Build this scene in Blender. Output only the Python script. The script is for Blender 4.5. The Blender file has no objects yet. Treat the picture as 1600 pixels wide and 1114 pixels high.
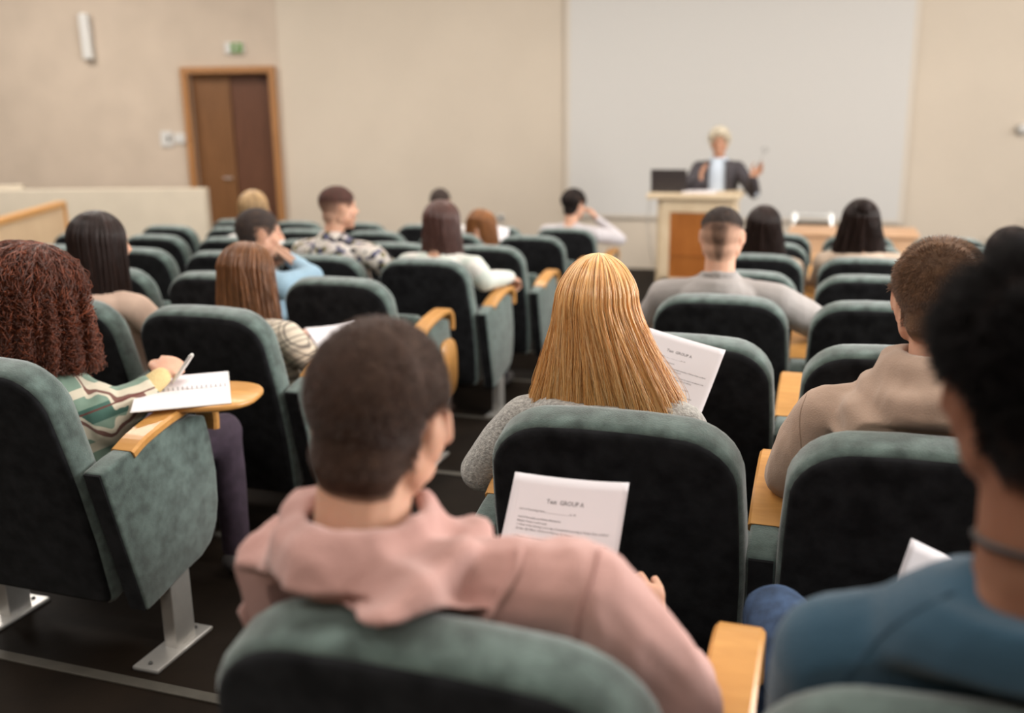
import bpy, bmesh, math, random
import numpy as np
from mathutils import Vector, Matrix, noise
from mathutils.bvhtree import BVHTree
random.seed(7); np.random.seed(7)
PI = math.pi
scene = bpy.context.scene
COL = scene.collection
V = Vector

# ------------------------------------------------------------------ camera geometry (solved from the photograph)
F_PX, YAW, PITCH, ROLL = 1495.5, .322, .2485, -.0126
CAM = V((0, 0, 1.85))
_fw = V((-math.sin(YAW)*math.cos(PITCH), math.cos(YAW)*math.cos(PITCH), -math.sin(PITCH)))
_r0 = V((math.cos(YAW), math.sin(YAW), 0)); _u0 = _r0.cross(_fw)
_R = _r0*math.cos(ROLL) + _u0*math.sin(ROLL); _U = _R.cross(_fw)
def at(px, py, X=None, Y=None, Z=None):
    """where the sight line of a pixel of the photo meets a plane of the room"""
    v = _fw + _R*((px-800)/F_PX) - _U*((py-557)/F_PX)
    t = X/v.x if X is not None else (Y/v.y if Y is not None else (Z-CAM.z)/v.z)
    return CAM + v*t
def rowY(k): return 1.7556 + .933*(k-1)
def rowZ(k): return .382 - .0527*(k-1)

# ------------------------------------------------------------------ materials
def new_mat(name):
    m = bpy.data.materials.new(name); m.use_nodes = True
    nt = m.node_tree; b = nt.nodes['Principled BSDF']
    return m, nt, b
def setp(b, **k):
    names = dict(rough='Roughness', metal='Metallic', spec='Specular IOR Level', sheen='Sheen Weight', sss='Subsurface Weight', coat='Coat Weight', alpha='Alpha')
    for a, v in k.items():
        b.inputs[names[a]].default_value = v
def simple(name, col, noise_amt=0.0, nscale=8, bump=0.0, bscale=60, **k):
    m, nt, b = new_mat(name)
    setp(b, **k)
    b.inputs['Base Color'].default_value = (*col, 1)
    tc = nt.nodes.new('ShaderNodeTexCoord')
    if noise_amt:
        n = nt.nodes.new('ShaderNodeTexNoise'); n.inputs['Scale'].default_value = nscale; n.inputs['Detail'].default_value = 5
        nt.links.new(tc.outputs['Object'], n.inputs['Vector'])
        r = nt.nodes.new('ShaderNodeValToRGB')
        r.color_ramp.elements[0].position = .35; r.color_ramp.elements[1].position = .68
        r.color_ramp.elements[0].color = (*[c*(1-noise_amt) for c in col], 1)
        r.color_ramp.elements[1].color = (*[min(1, c*(1+noise_amt)) for c in col], 1)
        nt.links.new(n.outputs['Fac'], r.inputs['Fac']); nt.links.new(r.outputs['Color'], b.inputs['Base Color'])
    if bump:
        n2 = nt.nodes.new('ShaderNodeTexNoise'); n2.inputs['Scale'].default_value = bscale; n2.inputs['Detail'].default_value = 4
        nt.links.new(tc.outputs['Object'], n2.inputs['Vector'])
        bp = nt.nodes.new('ShaderNodeBump'); bp.inputs['Strength'].default_value = bump; bp.inputs['Distance'].default_value = .01
        nt.links.new(n2.outputs['Fac'], bp.inputs['Height']); nt.links.new(bp.outputs['Normal'], b.inputs['Normal'])
    return m
def wood(name, c1, c2, scale=(2, 18, 18), rough=.35, spec=.5):
    m, nt, b = new_mat(name); setp(b, rough=rough, spec=spec)
    tc = nt.nodes.new('ShaderNodeTexCoord'); mp = nt.nodes.new('ShaderNodeMapping'); mp.inputs['Scale'].default_value = scale
    n = nt.nodes.new('ShaderNodeTexNoise'); n.inputs['Scale'].default_value = 3; n.inputs['Detail'].default_value = 6; n.inputs['Distortion'].default_value = .6
    r = nt.nodes.new('ShaderNodeValToRGB'); r.color_ramp.elements[0].position = .3; r.color_ramp.elements[1].position = .7
    r.color_ramp.elements[0].color = (*c1, 1); r.color_ramp.elements[1].color = (*c2, 1)
    nt.links.new(tc.outputs['Object'], mp.inputs['Vector']); nt.links.new(mp.outputs['Vector'], n.inputs['Vector'])
    nt.links.new(n.outputs['Fac'], r.inputs['Fac']); nt.links.new(r.outputs['Color'], b.inputs['Base Color'])
    return m
def stripes(nt, tc, axis, scale, off, width):
    """0/1 bands along one object axis (woven or printed bands)"""
    sp = nt.nodes.new('ShaderNodeSeparateXYZ'); nt.links.new(tc, sp.inputs[0])
    a = nt.nodes.new('ShaderNodeMath'); a.operation = 'MULTIPLY_ADD'; a.inputs[1].default_value = scale; a.inputs[2].default_value = off
    nt.links.new(sp.outputs[axis], a.inputs[0])
    f = nt.nodes.new('ShaderNodeMath'); f.operation = 'FRACT'; nt.links.new(a.outputs[0], f.inputs[0])
    l = nt.nodes.new('ShaderNodeMath'); l.operation = 'LESS_THAN'; l.inputs[1].default_value = width; nt.links.new(f.outputs[0], l.inputs[0])
    return l.outputs[0]
def plaid(name, base, bands, rot=(0, 0, 0), rough=.9, sheen=.2):
    m, nt, b = new_mat(name); setp(b, rough=rough, sheen=sheen, spec=.2)
    tc = nt.nodes.new('ShaderNodeTexCoord'); mp = nt.nodes.new('ShaderNodeMapping'); mp.inputs['Rotation'].default_value = rot
    nt.links.new(tc.outputs['Object'], mp.inputs['Vector'])
    cur = None
    for axis, scale, off, width, col, fac in bands:
        s = stripes(nt, mp.outputs['Vector'], axis, scale, off, width)
        mul = nt.nodes.new('ShaderNodeMath'); mul.operation = 'MULTIPLY'; mul.inputs[1].default_value = fac; nt.links.new(s, mul.inputs[0])
        mx = nt.nodes.new('ShaderNodeMixRGB'); nt.links.new(mul.outputs[0], mx.inputs[0])
        if cur is None: mx.inputs[1].default_value = (*base, 1)
        else: nt.links.new(cur, mx.inputs[1])
        mx.inputs[2].default_value = (*col, 1); cur = mx.outputs[0]
    nt.links.new(cur, b.inputs['Base Color'])
    return m
def hairmat(name, cols, rough=.38, spec=.5):
    m, nt, b = new_mat(name); setp(b, rough=rough, spec=spec)
    h = nt.nodes.new('ShaderNodeHairInfo')
    r = nt.nodes.new('ShaderNodeValToRGB')
    while len(r.color_ramp.elements) < len(cols): r.color_ramp.elements.new(.5)
    for i, c in enumerate(cols):
        e = r.color_ramp.elements[i]; e.position = i/(len(cols)-1); e.color = (*c, 1)
    nt.links.new(h.outputs['Random'], r.inputs['Fac']); nt.links.new(r.outputs['Color'], b.inputs['Base Color'])
    return m

M = {}
M['green'] = simple('green_fabric', (.088, .122, .110), .38, 26, .25, 300, rough=.95, sheen=.5, spec=.15)
M['green_shaded'] = simple('green_fabric_shaded', (.0135, .0138, .0150), .40, 22, .15, 300, rough=1, sheen=.05, spec=.05)  # near-black version of the green fabric: shade of rear faces put into the colour
M['armwood'] = wood('orange_beech', (.50, .235, .065), (.60, .30, .09), (3, 16, 16), .3)
M['metal'] = simple('satin_metal', (.58, .56, .53), .05, 20, rough=.35, metal=.55)
M['bolt'] = simple('dark_bolt', (.08, .08, .08), rough=.4, metal=.8)
M['wall_front'] = simple('cream_paint', (.60, .515, .42), .03, 1.2, .05, 25, rough=.85, spec=.2)
def brick_mat():
    m, nt, b = new_mat('cream_textured_wall'); setp(b, rough=.9, spec=.2)
    tc = nt.nodes.new('ShaderNodeTexCoord')
    br = nt.nodes.new('ShaderNodeTexBrick')
    br.inputs['Scale'].default_value = 1; br.inputs['Brick Width'].default_value = .30; br.inputs['Row Height'].default_value = .10
    br.inputs['Mortar Size'].default_value = .006; br.inputs['Mortar Smooth'].default_value = .6
    br.inputs['Color1'].default_value = (.61, .50, .405, 1); br.inputs['Color2'].default_value = (.555, .45, .36, 1); br.inputs['Mortar'].default_value = (.575, .47, .375, 1)
    nt.links.new(tc.outputs['Object'], br.inputs['Vector'])
    n = nt.nodes.new('ShaderNodeTexNoise'); n.inputs['Scale'].default_value = 2.2; n.inputs['Detail'].default_value = 3
    nt.links.new(tc.outputs['Object'], n.inputs['Vector'])
    mx = nt.nodes.new('ShaderNodeMixRGB'); mx.blend_type = 'MULTIPLY'; mx.inputs[0].default_value = .25
    nt.links.new(br.outputs['Color'], mx.inputs[1]); nt.links.new(n.outputs['Fac'], mx.inputs[2])
    nt.links.new(mx.outputs[0], b.inputs['Base Color'])
    bp = nt.nodes.new('ShaderNodeBump'); bp.inputs['Strength'].default_value = .25; bp.inputs['Distance'].default_value = .01
    nt.links.new(br.outputs['Fac'], bp.inputs['Height']); nt.links.new(bp.outputs['Normal'], b.inputs['Normal'])
    return m
M['wall_left'] = brick_mat()
M['parapet'] = simple('pale_plaster', (.60, .52, .41), .04, 3, rough=.8)
M['ceiling'] = simple('ceiling_paint', (.55, .50, .43), rough=.9)
M['rear'] = simple('rear_wall_paint', (.30, .25, .20), rough=.9)
M['floor'] = simple('dark_brown_floor', (.0115, .0075, .0048), .35, 3, .1, 40, rough=.7, spec=.10)
M['nosing'] = simple('aluminium_nosing', (.10, .09, .075), .1, 20, rough=.5, metal=.4)
M['doorwood'] = wood('walnut_door', (.13, .054, .017), (.19, .082, .028), (14, 14, .8), .45)
M['doorwood2'] = wood('red_walnut_door', (.088, .037, .021), (.135, .056, .031), (14, 14, .8), .35)
M['frame'] = wood('oak_frame', (.30, .135, .045), (.37, .17, .06), (10, 10, 1), .5)
M['screen'] = simple('projection_fabric', (.60, .575, .545), rough=.7, spec=.2)
M['screenedge'] = simple('screen_border', (.60, .53, .45), rough=.7)
M['white'] = simple('white_plastic', (.58, .56, .53), rough=.4)
M['exit'] = simple('exit_green', (.10, .22, .035), rough=.5)
M['palewood'] = wood('pale_maple', (.60, .46, .30), (.68, .54, .37), (3, 3, 3), .5)
M['lecternbrown'] = wood('cherry_panel', (.30, .095, .018), (.38, .13, .028), (6, 6, 1), .35)
M['railwood'] = wood('maple_panel', (.60, .42, .26), (.66, .48, .30), (2, 2, .6), .55)
M['deskwood'] = wood('beech_desk', (.62, .36, .20), (.68, .42, .25), (3, 3, 3), .5)
M['black'] = simple('black_plastic', (.015, .014, .014), rough=.5)
M['laptop'] = simple('laptop_lid', (.035, .028, .028), rough=.4)
M['chrome'] = simple('chrome', (.88, .88, .86), rough=.3, metal=.6)
M['paper'] = simple('paper', (.74, .70, .72), rough=.85, spec=.2)
M['ink'] = simple('ink', (.10, .09, .10), rough=.8)
M['pen'] = simple('pearl_pen', (.72, .70, .66), rough=.25)
def skin(name, c, sss=.12):
    m, nt, b = new_mat(name); setp(b, rough=.55, spec=.35, sss=sss)
    b.inputs['Subsurface Radius'].default_value = (.9, .25, .12); b.inputs['Subsurface Scale'].default_value = .02
    tc = nt.nodes.new('ShaderNodeTexCoord'); n = nt.nodes.new('ShaderNodeTexNoise'); n.inputs['Scale'].default_value = 18; n.inputs['Detail'].default_value = 4
    nt.links.new(tc.outputs['Object'], n.inputs['Vector'])
    r = nt.nodes.new('ShaderNodeValToRGB'); r.color_ramp.elements[0].position = .35; r.color_ramp.elements[1].position = .7
    r.color_ramp.elements[0].color = (c[0]*.93, c[1]*.85, c[2]*.82, 1); r.color_ramp.elements[1].color = (*c, 1)
    nt.links.new(n.outputs['Fac'], r.inputs['Fac']); nt.links.new(r.outputs['Color'], b.inputs['Base Color'])
    return m
M['skin'] = skin('fair_skin', (.62, .36, .25), .2)
M['skin_tan'] = skin('tan_skin', (.52, .28, .18))
M['skin_dark'] = skin('brown_skin', (.24, .11, .065))
M['eye'] = simple('eye_white', (.7, .68, .65), rough=.2)
M['iris'] = simple('iris', (.05, .03, .02), rough=.2)

# ------------------------------------------------------------------ mesh helpers
def link(o, parent=None):
    COL.objects.link(o)
    if parent is not None: o.parent = parent
    return o
def obj(name, bm, m, parent=None, smooth=False, loc=None):
    me = bpy.data.meshes.new(name); bm.normal_update(); bm.to_mesh(me); bm.free()
    for x in (m if isinstance(m, (list, tuple)) else [m]): me.materials.append(x)
    if smooth:
        me.polygons.foreach_set('use_smooth', [True]*len(me.polygons))
    o = bpy.data.objects.new(name, me)
    if loc is not None: o.location = loc
    return link(o, parent)
def tag(o, label=None, cat=None, group=None, kind=None):
    if label: o['label'] = label
    if cat: o['category'] = cat
    if group: o['group'] = group
    if kind: o['kind'] = kind
    return o
def empty(name, loc, label, cat, group=None, rz=0):
    o = bpy.data.objects.new(name, None); COL.objects.link(o); o.location = loc; o.rotation_euler = (0, 0, rz)
    return tag(o, label, cat, group)
def box(bm, c, s, mat=None, bevel=0.0):
    r = bmesh.ops.create_cube(bm, size=1)
    vs = r['verts']
    mtx = Matrix.Translation(c) @ (mat.to_4x4() if mat else Matrix()) @ Matrix.Diagonal((*s, 1))
    bmesh.ops.transform(bm, matrix=mtx, verts=vs)
    if bevel:
        es = list({e for v in vs for e in v.link_edges})
        bmesh.ops.bevel(bm, geom=es, offset=bevel, segments=2, affect='EDGES', profile=.6)
    return vs
def ring_loft(bm, rings, cap=True):
    """rings: list of lists of points, same count"""
    vr = [[bm.verts.new(p) for p in r] for r in rings]
    n = len(vr[0])
    for a, b in zip(vr[:-1], vr[1:]):
        for i in range(n):
            bm.faces.new((a[i], a[(i+1) % n], b[(i+1) % n], b[i]))
    if cap:
        bm.faces.new(vr[0][::-1]); bm.faces.new(vr[-1])
    return vr
def frame_of(d, up=V((0, 0, 1))):
    d = d.normalized()
    if abs(d.dot(up)) > .98: up = V((0, 1, 0))
    x = d.cross(up).normalized(); y = x.cross(d).normalized()
    return x, y
def tube(bm, pts, radii, seg=12, caps=True):
    """swept round tube with hemispherical ends"""
    pts = [V(p) for p in pts]
    if not hasattr(radii, '__len__'): radii = [radii]*len(pts)
    rings = []
    def ring(c, x, y, r): return [c + x*(r*math.cos(2*PI*i/seg)) + y*(r*math.sin(2*PI*i/seg)) for i in range(seg)]
    n = len(pts); x = None
    for i, p in enumerate(pts):
        d = (pts[min(i+1, n-1)] - pts[max(i-1, 0)]).normalized()
        if x is None: x, y = frame_of(d)
        else:
            x = (x - d*x.dot(d)).normalized(); y = x.cross(d).normalized()
        if i == 0 and caps:
            for a in (80, 55, 28):
                rings.append(ring(p - d*(radii[0]*math.sin(math.radians(a))), x, y, radii[0]*math.cos(math.radians(a))))
        rings.append(ring(p, x, y, radii[i]))
        if i == n-1 and caps:
            for a in (28, 55, 80):
                rings.append(ring(p + d*(radii[-1]*math.sin(math.radians(a))), x, y, radii[-1]*math.cos(math.radians(a))))
    ring_loft(bm, rings)
def ell(bm, c, r, rot=None, sub=3):
    o = bmesh.ops.create_icosphere(bm, subdivisions=sub, radius=1)
    bmesh.ops.transform(bm, matrix=Matrix.Translation(c) @ (rot.to_4x4() if rot else Matrix()) @ Matrix.Diagonal((*r, 1)), verts=o['verts'])
def spline(pts, n=8):
    """Catmull-Rom through points"""
    P = [V(p) for p in pts]; P = [P[0]*2-P[1]] + P + [P[-1]*2-P[-2]]
    out = []
    for i in range(1, len(P)-2):
        for k in range(n):
            t = k/n; a, b, c, d = P[i-1:i+3]
            out.append(.5*((2*b) + (c-a)*t + (2*a-5*b+4*c-d)*t*t + (3*b-a-3*c+d)*t**3))
    out.append(P[-2]); return out
def seat_push(co, sc, gap=.008):
    """soft things press flat against the backrest they lean on"""
    x, ry, fz = sc
    zz = np.clip(co[:, 2]-fz-.227, -.1, 5); plane = ry + .168 + .058 + gap - zz*.253
    wx = np.clip((.30-np.abs(co[:, 0]-x))/.03, 0, 1); wz = np.clip((fz+.925-co[:, 2])/.03, 0, 1)
    d = np.clip(plane-co[:, 1], 0, None)
    co[:, 1] += d*wx*wz
    return co
def remeshed(name, bm, mats, voxel, smooth_it, parent, origin, disp=None, push=None):
    """one continuous skin over overlapping closed shapes"""
    me = bpy.data.meshes.new('tmp'); bm.to_mesh(me); bm.free()
    o = bpy.data.objects.new('tmp', me); COL.objects.link(o)
    md = o.modifiers.new('r', 'REMESH'); md.mode = 'VOXEL'; md.voxel_size = voxel; md.use_smooth_shade = True
    if smooth_it:
        sm = o.modifiers.new('s', 'SMOOTH'); sm.factor = .5; sm.iterations = smooth_it
    dg = bpy.context.evaluated_depsgraph_get(); dg.update()
    me2 = bpy.data.meshes.new_from_object(o.evaluated_get(dg), preserve_all_data_layers=False, depsgraph=dg)
    bpy.data.objects.remove(o); bpy.data.meshes.remove(me)
    n = len(me2.vertices); co = np.empty(n*3, 'f'); me2.vertices.foreach_get('co', co); co = co.reshape(-1, 3)
    if disp is not None:
        no = np.empty(n*3, 'f'); me2.vertex_normals.foreach_get('vector', no); no = no.reshape(-1, 3)
        dd = np.array([disp(V(c), V(nn)) for c, nn in zip(co, no)], 'f')
        co = co + no*dd[:, None]
    if push: co = seat_push(co, push[0], push[1])
    co = co - np.array(origin, 'f')
    me2.vertices.foreach_set('co', co.ravel()); me2.update()
    me2.materials.clear()
    for x in (mats if isinstance(mats, (list, tuple)) else [mats]): me2.materials.append(x)
    me2.polygons.foreach_set('use_smooth', [True]*len(me2.polygons))
    me2.name = name
    ob = bpy.data.objects.new(name, me2)
    return link(ob, parent)
def hair_obj(name, strands, m, parent, radius=.0006, tip=.35):
    """strands: array (n, k, 3)"""
    S = np.asarray(strands, 'f'); n, k, _ = S.shape
    hc = bpy.data.hair_curves.new(name); hc.add_curves([k]*n)
    hc.position_data.foreach_set('vector', S.reshape(-1))
    a = hc.attributes.get('radius') or hc.attributes.new('radius', 'FLOAT', 'POINT')
    r = np.tile(np.linspace(1, tip, k)*radius, n).astype('f'); a.data.foreach_set('value', r)
    hc.materials.append(m)
    o = bpy.data.objects.new(name, hc); return link(o, parent)
def copy_tree(o, parent=None):
    c = o.copy(); COL.objects.link(c); c.parent = parent
    for ch in list(o.children): copy_tree(ch, c)
    return c

# ------------------------------------------------------------------ the room
FRONT_Y = 11.475
CX, CY = -6.983, 11.475           # corner of front wall and oblique left wall
H = 4.7
def quadbox(name, pts, z0, z1, m, kind='structure'):
    bm = bmesh.new(); n = len(pts)
    a = [bm.verts.new((p[0], p[1], z0)) for p in pts]; b = [bm.verts.new((p[0], p[1], z1)) for p in pts]
    bm.faces.new(a[::-1]); bm.faces.new(b)
    for i in range(n): bm.faces.new((a[i], a[(i+1) % n], b[(i+1) % n], b[i]))
    bmesh.ops.recalc_face_normals(bm, faces=bm.faces)
    o = obj(name, bm, m); o['kind'] = kind; return o
RX = 4.9; BY = -3.0
# stepped floor, one slab profile
bm = bmesh.new()
prof = [(BY, rowZ(0))]
for k in range(0, 8):
    e = rowY(k+1) + .03
    prof += [(e, rowZ(k)), (e, rowZ(k+1) if k < 7 else 0.0)]
prof.append((FRONT_Y+.2, 0.0))
LX = -13.5
top = [[bm.verts.new((x, y, z)) for (y, z) in prof] for x in (LX, RX+.2)]
bot = [[bm.verts.new((x, y, -.3)) for (y, z) in prof] for x in (LX, RX+.2)]
for i in range(len(prof)-1):
    bm.faces.new((top[0][i], top[1][i], top[1][i+1], top[0][i+1]))
    bm.faces.new((bot[0][i], bot[0][i+1], bot[1][i+1], bot[1][i]))
bmesh.ops.recalc_face_normals(bm, faces=bm.faces)
o = obj('floor', bm, M['floor']); o['kind'] = 'structure'
for k in range(0, 8):
    e = rowY(k+1) + .03; bm = bmesh.new()
    box(bm, (-2.5, e-.017, rowZ(k)+.003), (10.5, .034, .006), bevel=.002)
    box(bm, (-2.5, e+.0015, rowZ(k)-.012), (10.5, .003, .030))
    o = obj('trim_%d' % (k+1), bm, M['nosing']); o['kind'] = 'structure'
# walls
quadbox('wall_front', [(CX, CY), (RX+.2, CY), (RX+.2, CY+.2), (CX-.05, CY+.2)], 0, H, M['wall_front'])
ld = V((-math.cos(YAW-.05), -math.sin(YAW-.05), 0)).normalized(); ln = V((-ld.y, ld.x, 0))      # along the left wall, into the room
if ln.dot(V((0, -1, 0))) < 0: ln = -ln
corner = V((CX, CY, 0))
LWM = Matrix((( -ld.x, ln.x*-1, 0, CX), (-ld.y, ln.y*-1, 0, CY), (0, 0, 1, 0), (0, 0, 0, 1)))   # local: x right along wall (0 at corner), y away from room
def onleft(px, py, off=0.0):
    """pixel on the plane of the left wall -> local x along the wall, z"""
    v = _fw + _R*((px-800)/F_PX) - _U*((py-557)/F_PX)
    p0 = corner + ln*off
    t = (p0-CAM).dot(ln)/v.dot(ln); p = CAM + v*t
    return LWM.inverted() @ p
dl, dr = onleft(292, 200), onleft(440, 200); dtop = onleft(365, 104).z
DX0, DX1, DT = dl.x, min(dr.x, -.06), dtop
def left_part(name, x0, x1, y0, y1, z0, z1, m, parent=None, bevel=0, kind=None, smooth=False):
    bm = bmesh.new(); box(bm, ((x0+x1)/2, (y0+y1)/2, (z0+z1)/2), (abs(x1-x0), abs(y1-y0), abs(z1-z0)), bevel=bevel)
    o = obj(name, bm, m, parent)
    if parent is None: o.matrix_world = LWM
    if kind: o['kind'] = kind
    return o
bm = bmesh.new()
fr = .085
box(bm, ((-9+DX0+fr)/2, .1, H/2), (DX0+fr+9, .2, H))
box(bm, ((DX1-fr+.02)/2, .1, H/2), (.02-(DX1-fr), .2, H))
box(bm, ((DX0+DX1)/2, .1, (H+DT-fr)/2), (DX1-DX0-2*fr, .2, H-DT+fr))
o = obj('wall_left', bm, M['wall_left']); o.matrix_world = LWM; o['kind'] = 'structure'
# door in the left wall
door = bpy.data.objects.new('door_1', None); COL.objects.link(door); door.matrix_world = LWM; door['kind'] = 'structure'
tag(door, 'brown wooden double door in an oak frame, left of the room corner')
bm = bmesh.new()
box(bm, (DX0+fr/2, -.02, DT/2), (fr, .10, DT), bevel=.004); box(bm, (DX1-fr/2, -.02, DT/2), (fr, .10, DT), bevel=.004)
box(bm, ((DX0+DX1)/2, -.02, DT-fr/2), (DX1-DX0-2*fr, .10, fr), bevel=.004)
obj('door_frame', bm, M['frame'], door)
mid = DX0 + (DX1-DX0)*.48
bm = bmesh.new(); box(bm, ((DX0+fr+mid)/2, .09, (DT-fr)/2), (mid-DX0-fr-.004, .045, DT-fr-.01), bevel=.003)
for zz in (.35, 1.25): box(bm, ((DX0+fr+mid)/2, .066, zz+.4), (mid-DX0-fr-.2, .006, .7), bevel=.002)
obj('door_leaf', bm, M['doorwood'], door)
bm = bmesh.new(); box(bm, ((DX1-fr+mid)/2, .12, (DT-fr)/2), (DX1-fr-mid-.004, .045, DT-fr-.01), bevel=.003)
obj('door_leaf', bm, M['doorwood2'], door)
bm = bmesh.new(); tube(bm, [(mid-.06, .055, 1.05), (mid-.06, .02, 1.05), (mid-.16, .02, 1.05)], .009, 8); obj('door_handle', bm, M['metal'], door, True)
bm = bmesh.new(); box(bm, ((DX0+DX1)/2, .30, DT/2), (1.6, .05, DT)); obj('door_recess', bm, M['doorwood2'], door)
# right wall with three tall windows, ceiling, rear wall
bm = bmesh.new(); WZ0, WZ1 = 1.35, 3.9
wins = [(2.2, 4.6), (5.2, 7.6), (8.2, 10.6)]
box(bm, (RX+.1, (BY+FRONT_Y)/2, WZ0/2), (.2, FRONT_Y-BY, WZ0)); box(bm, (RX+.1, (BY+FRONT_Y)/2, (H+WZ1)/2), (.2, FRONT_Y-BY, H-WZ1))
ys = [BY] + [y for w in wins for y in w] + [FRONT_Y]
for a, b in zip(ys[0::2], ys[1::2]): box(bm, (RX+.1, (a+b)/2, (WZ0+WZ1)/2), (.2, b-a, WZ1-WZ0))
o = obj('wall_right', bm, M['wall_front']); o['kind'] = 'structure'
for i, (a, b) in enumerate(wins):
    bm = bmesh.new()
    for y in (a+.04, (a+b)/2, b-.04): box(bm, (RX+.08, y, (WZ0+WZ1)/2), (.06, .07, WZ1-WZ0))
    for z in (WZ0+.035, WZ1-.035): box(bm, (RX+.08, (a+b)/2, z), (.06, b-a, .07))
    o = obj('window_%d' % (i+1), bm, M['white']); o['kind'] = 'structure'
quadbox('ceiling', [(LX, BY), (RX+.2, BY), (RX+.2, FRONT_Y+.2), (LX, FRONT_Y+.2)], H, H+.1, M['ceiling'])
quadbox('wall_rear', [(LX, BY-.1), (RX+.2, BY-.1), (RX+.2, BY), (LX, BY)], 0, H, M['rear'])
e = corner + ld*9
quadbox('wall_side', [(e.x, e.y), (e.x, BY), (e.x-.1, BY), (e.x-.1, e.y)], 0, H, M['wall_front'])
# parapet by the door and wooden stair screen
pz = .88; s_off = 1.05
pr = onleft(326, 293, s_off); pz = pr.z
left_part('trim_20', -6.5, pr.x, -s_off-.16, -s_off, 0, pz, M['parapet'], bevel=.01, kind='structure')
left_part('trim_21', -6.5, -3.1, -s_off+.0, -s_off+.10, pz-.02, pz+.05, M['parapet'], bevel=.01, kind='structure')
a = at(96, 314, Y=7.6); b = at(-60, 356, Y=6.0)
zt = a.z
b = at(-60, 357, Z=zt)
scr = empty('stair_screen', (a.x, a.y, 0), 'pale maple panelled stair screen at the far left edge', 'screen')
d = (V((b.x, b.y, 0)) - V((a.x, a.y, 0))); L = d.length; ang = math.atan2(d.y, d.x)
scr.rotation_euler = (0, 0, ang)
bm = bmesh.new(); box(bm, (L/2, 0, (zt-.05)/2), (L-.1, .05, zt-.05)); obj('panel', bm, M['railwood'], scr)
bm = bmesh.new(); box(bm, (L/2, 0, zt-.025), (L, .09, .05), bevel=.004); box(bm, (.025, 0, (zt-.05)/2), (.05, .09, zt-.05), bevel=.004); obj('frame', bm, M['frame'] if False else M['armwood'], scr)
# wall fittings
a, b = onleft(126, 22), onleft(148, 93); wl = bpy.data.objects.new('wall_light', None); COL.objects.link(wl); wl.matrix_world = LWM @ Matrix.Translation((a.x+.07, 0, (a.z+b.z)/2))
tag(wl, 'slim white vertical tube fitting high on the left wall', 'wall light')
hh = a.z-b.z
bm = bmesh.new(); box(bm, (0, -.06, 0), (.13, .09, hh), bevel=.02); obj('diffuser', bm, M['white'], wl)
bm = bmesh.new(); box(bm, (0, -.008, 0), (.09, .016, hh*.9)); obj('back_plate', bm, M['metal'], wl)
a = onleft(367, 75); es = bpy.data.objects.new('exit_sign', None); COL.objects.link(es); es.matrix_world = LWM @ Matrix.Translation((a.x, 0, a.z))
tag(es, 'small white and green exit sign above the double door', 'sign')
bm = bmesh.new(); box(bm, (0, -.02, 0), (.25, .04, .14), bevel=.006); obj('sign_box', bm, M['white'], es)
bm = bmesh.new(); box(bm, (.035, -.043, 0), (.15, .006, .125)); obj('pictogram', bm, M['exit'], es)
bm = bmesh.new(); tube(bm, [(.03, -.048, .035), (.03, -.048, -.0)], .012, 8); tube(bm, [(.03, -.048, 0), (.05, -.048, -.045)], .007, 6); tube(bm, [(.03, -.048, 0), (.005, -.048, -.04)], .007, 6); tube(bm, [(.03, -.048, .02), (.06, -.048, .01)], .006, 6); obj('running_figure', bm, M['white'], es, True)
for (px, py, w, h, lab) in ((261, 217, .16, .20, 'white wall panel with a dark window, left of the door switch'), (282, 216, .16, .13, 'white double light switch beside the door frame')):
    a = onleft(px, py); sw = bpy.data.objects.new('wall_switch', None); COL.objects.link(sw); sw.matrix_world = LWM @ Matrix.Translation((a.x, 0, a.z))
    tag(sw, lab, 'switch')
    bm = bmesh.new(); box(bm, (0, -.012, 0), (w, .024, h), bevel=.005); obj('plate', bm, M['white'], sw)
    bm = bmesh.new(); box(bm, (.03, -.026, 0), (.035, .006, .07)); obj('rocker', bm, M['black'] if w < .2 and px < 270 else M['white'], sw)
a = at(783, 340, Y=FRONT_Y); so = empty('wall_socket', a, 'small dark socket low on the front wall behind the ginger-haired person', 'socket')
bm = bmesh.new(); box(bm, (0, -.008, 0), (.09, .016, .09), bevel=.004); obj('plate', bm, M['white'], so)
bm = bmesh.new(); tube(bm, [(0, -.017, 0), (0, -.019, 0)], .022, 16); obj('insert', bm, M['black'], so)
a = at(1597, 202, Y=FRONT_Y); so = empty('wall_sensor', a, 'small white round sensor on the front wall at the right edge', 'sensor')
bm = bmesh.new(); tube(bm, [(0, -.002, 0), (0, -.03, 0)], .06, 20); obj('housing', bm, M['white'], so, True)
bm = bmesh.new(); tube(bm, [(0, -.05, 0), (0, -.062, 0)], .02, 12); obj('lens', bm, M['white'], so, True)
# projection screen on the front wall
SL, SR, SB, ST = -3.045, .70, .655, 3.55
ps = empty('projection_screen', ((SL+SR)/2, FRONT_Y-.03, SB), 'large blank off-white projection screen on the front wall', 'projection screen')
w = SR-SL
bm = bmesh.new(); box(bm, (0, 0, (ST-SB)/2), (w, .02, ST-SB)); obj('screen_surface', bm, M['screen'], ps)
bm = bmesh.new()
for sx in (-1, 1): box(bm, (sx*(w/2+.03), .005, (ST-SB)/2), (.06, .03, ST-SB+.08))
box(bm, (0, .008, -.02), (w, .036, .04)); obj('border', bm, M['screenedge'], ps)
bm = bmesh.new(); box(bm, (0, -.026, ST-SB+.06), (w+.3, .108, .12), bevel=.02); obj('casing', bm, M['white'], ps)

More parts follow.
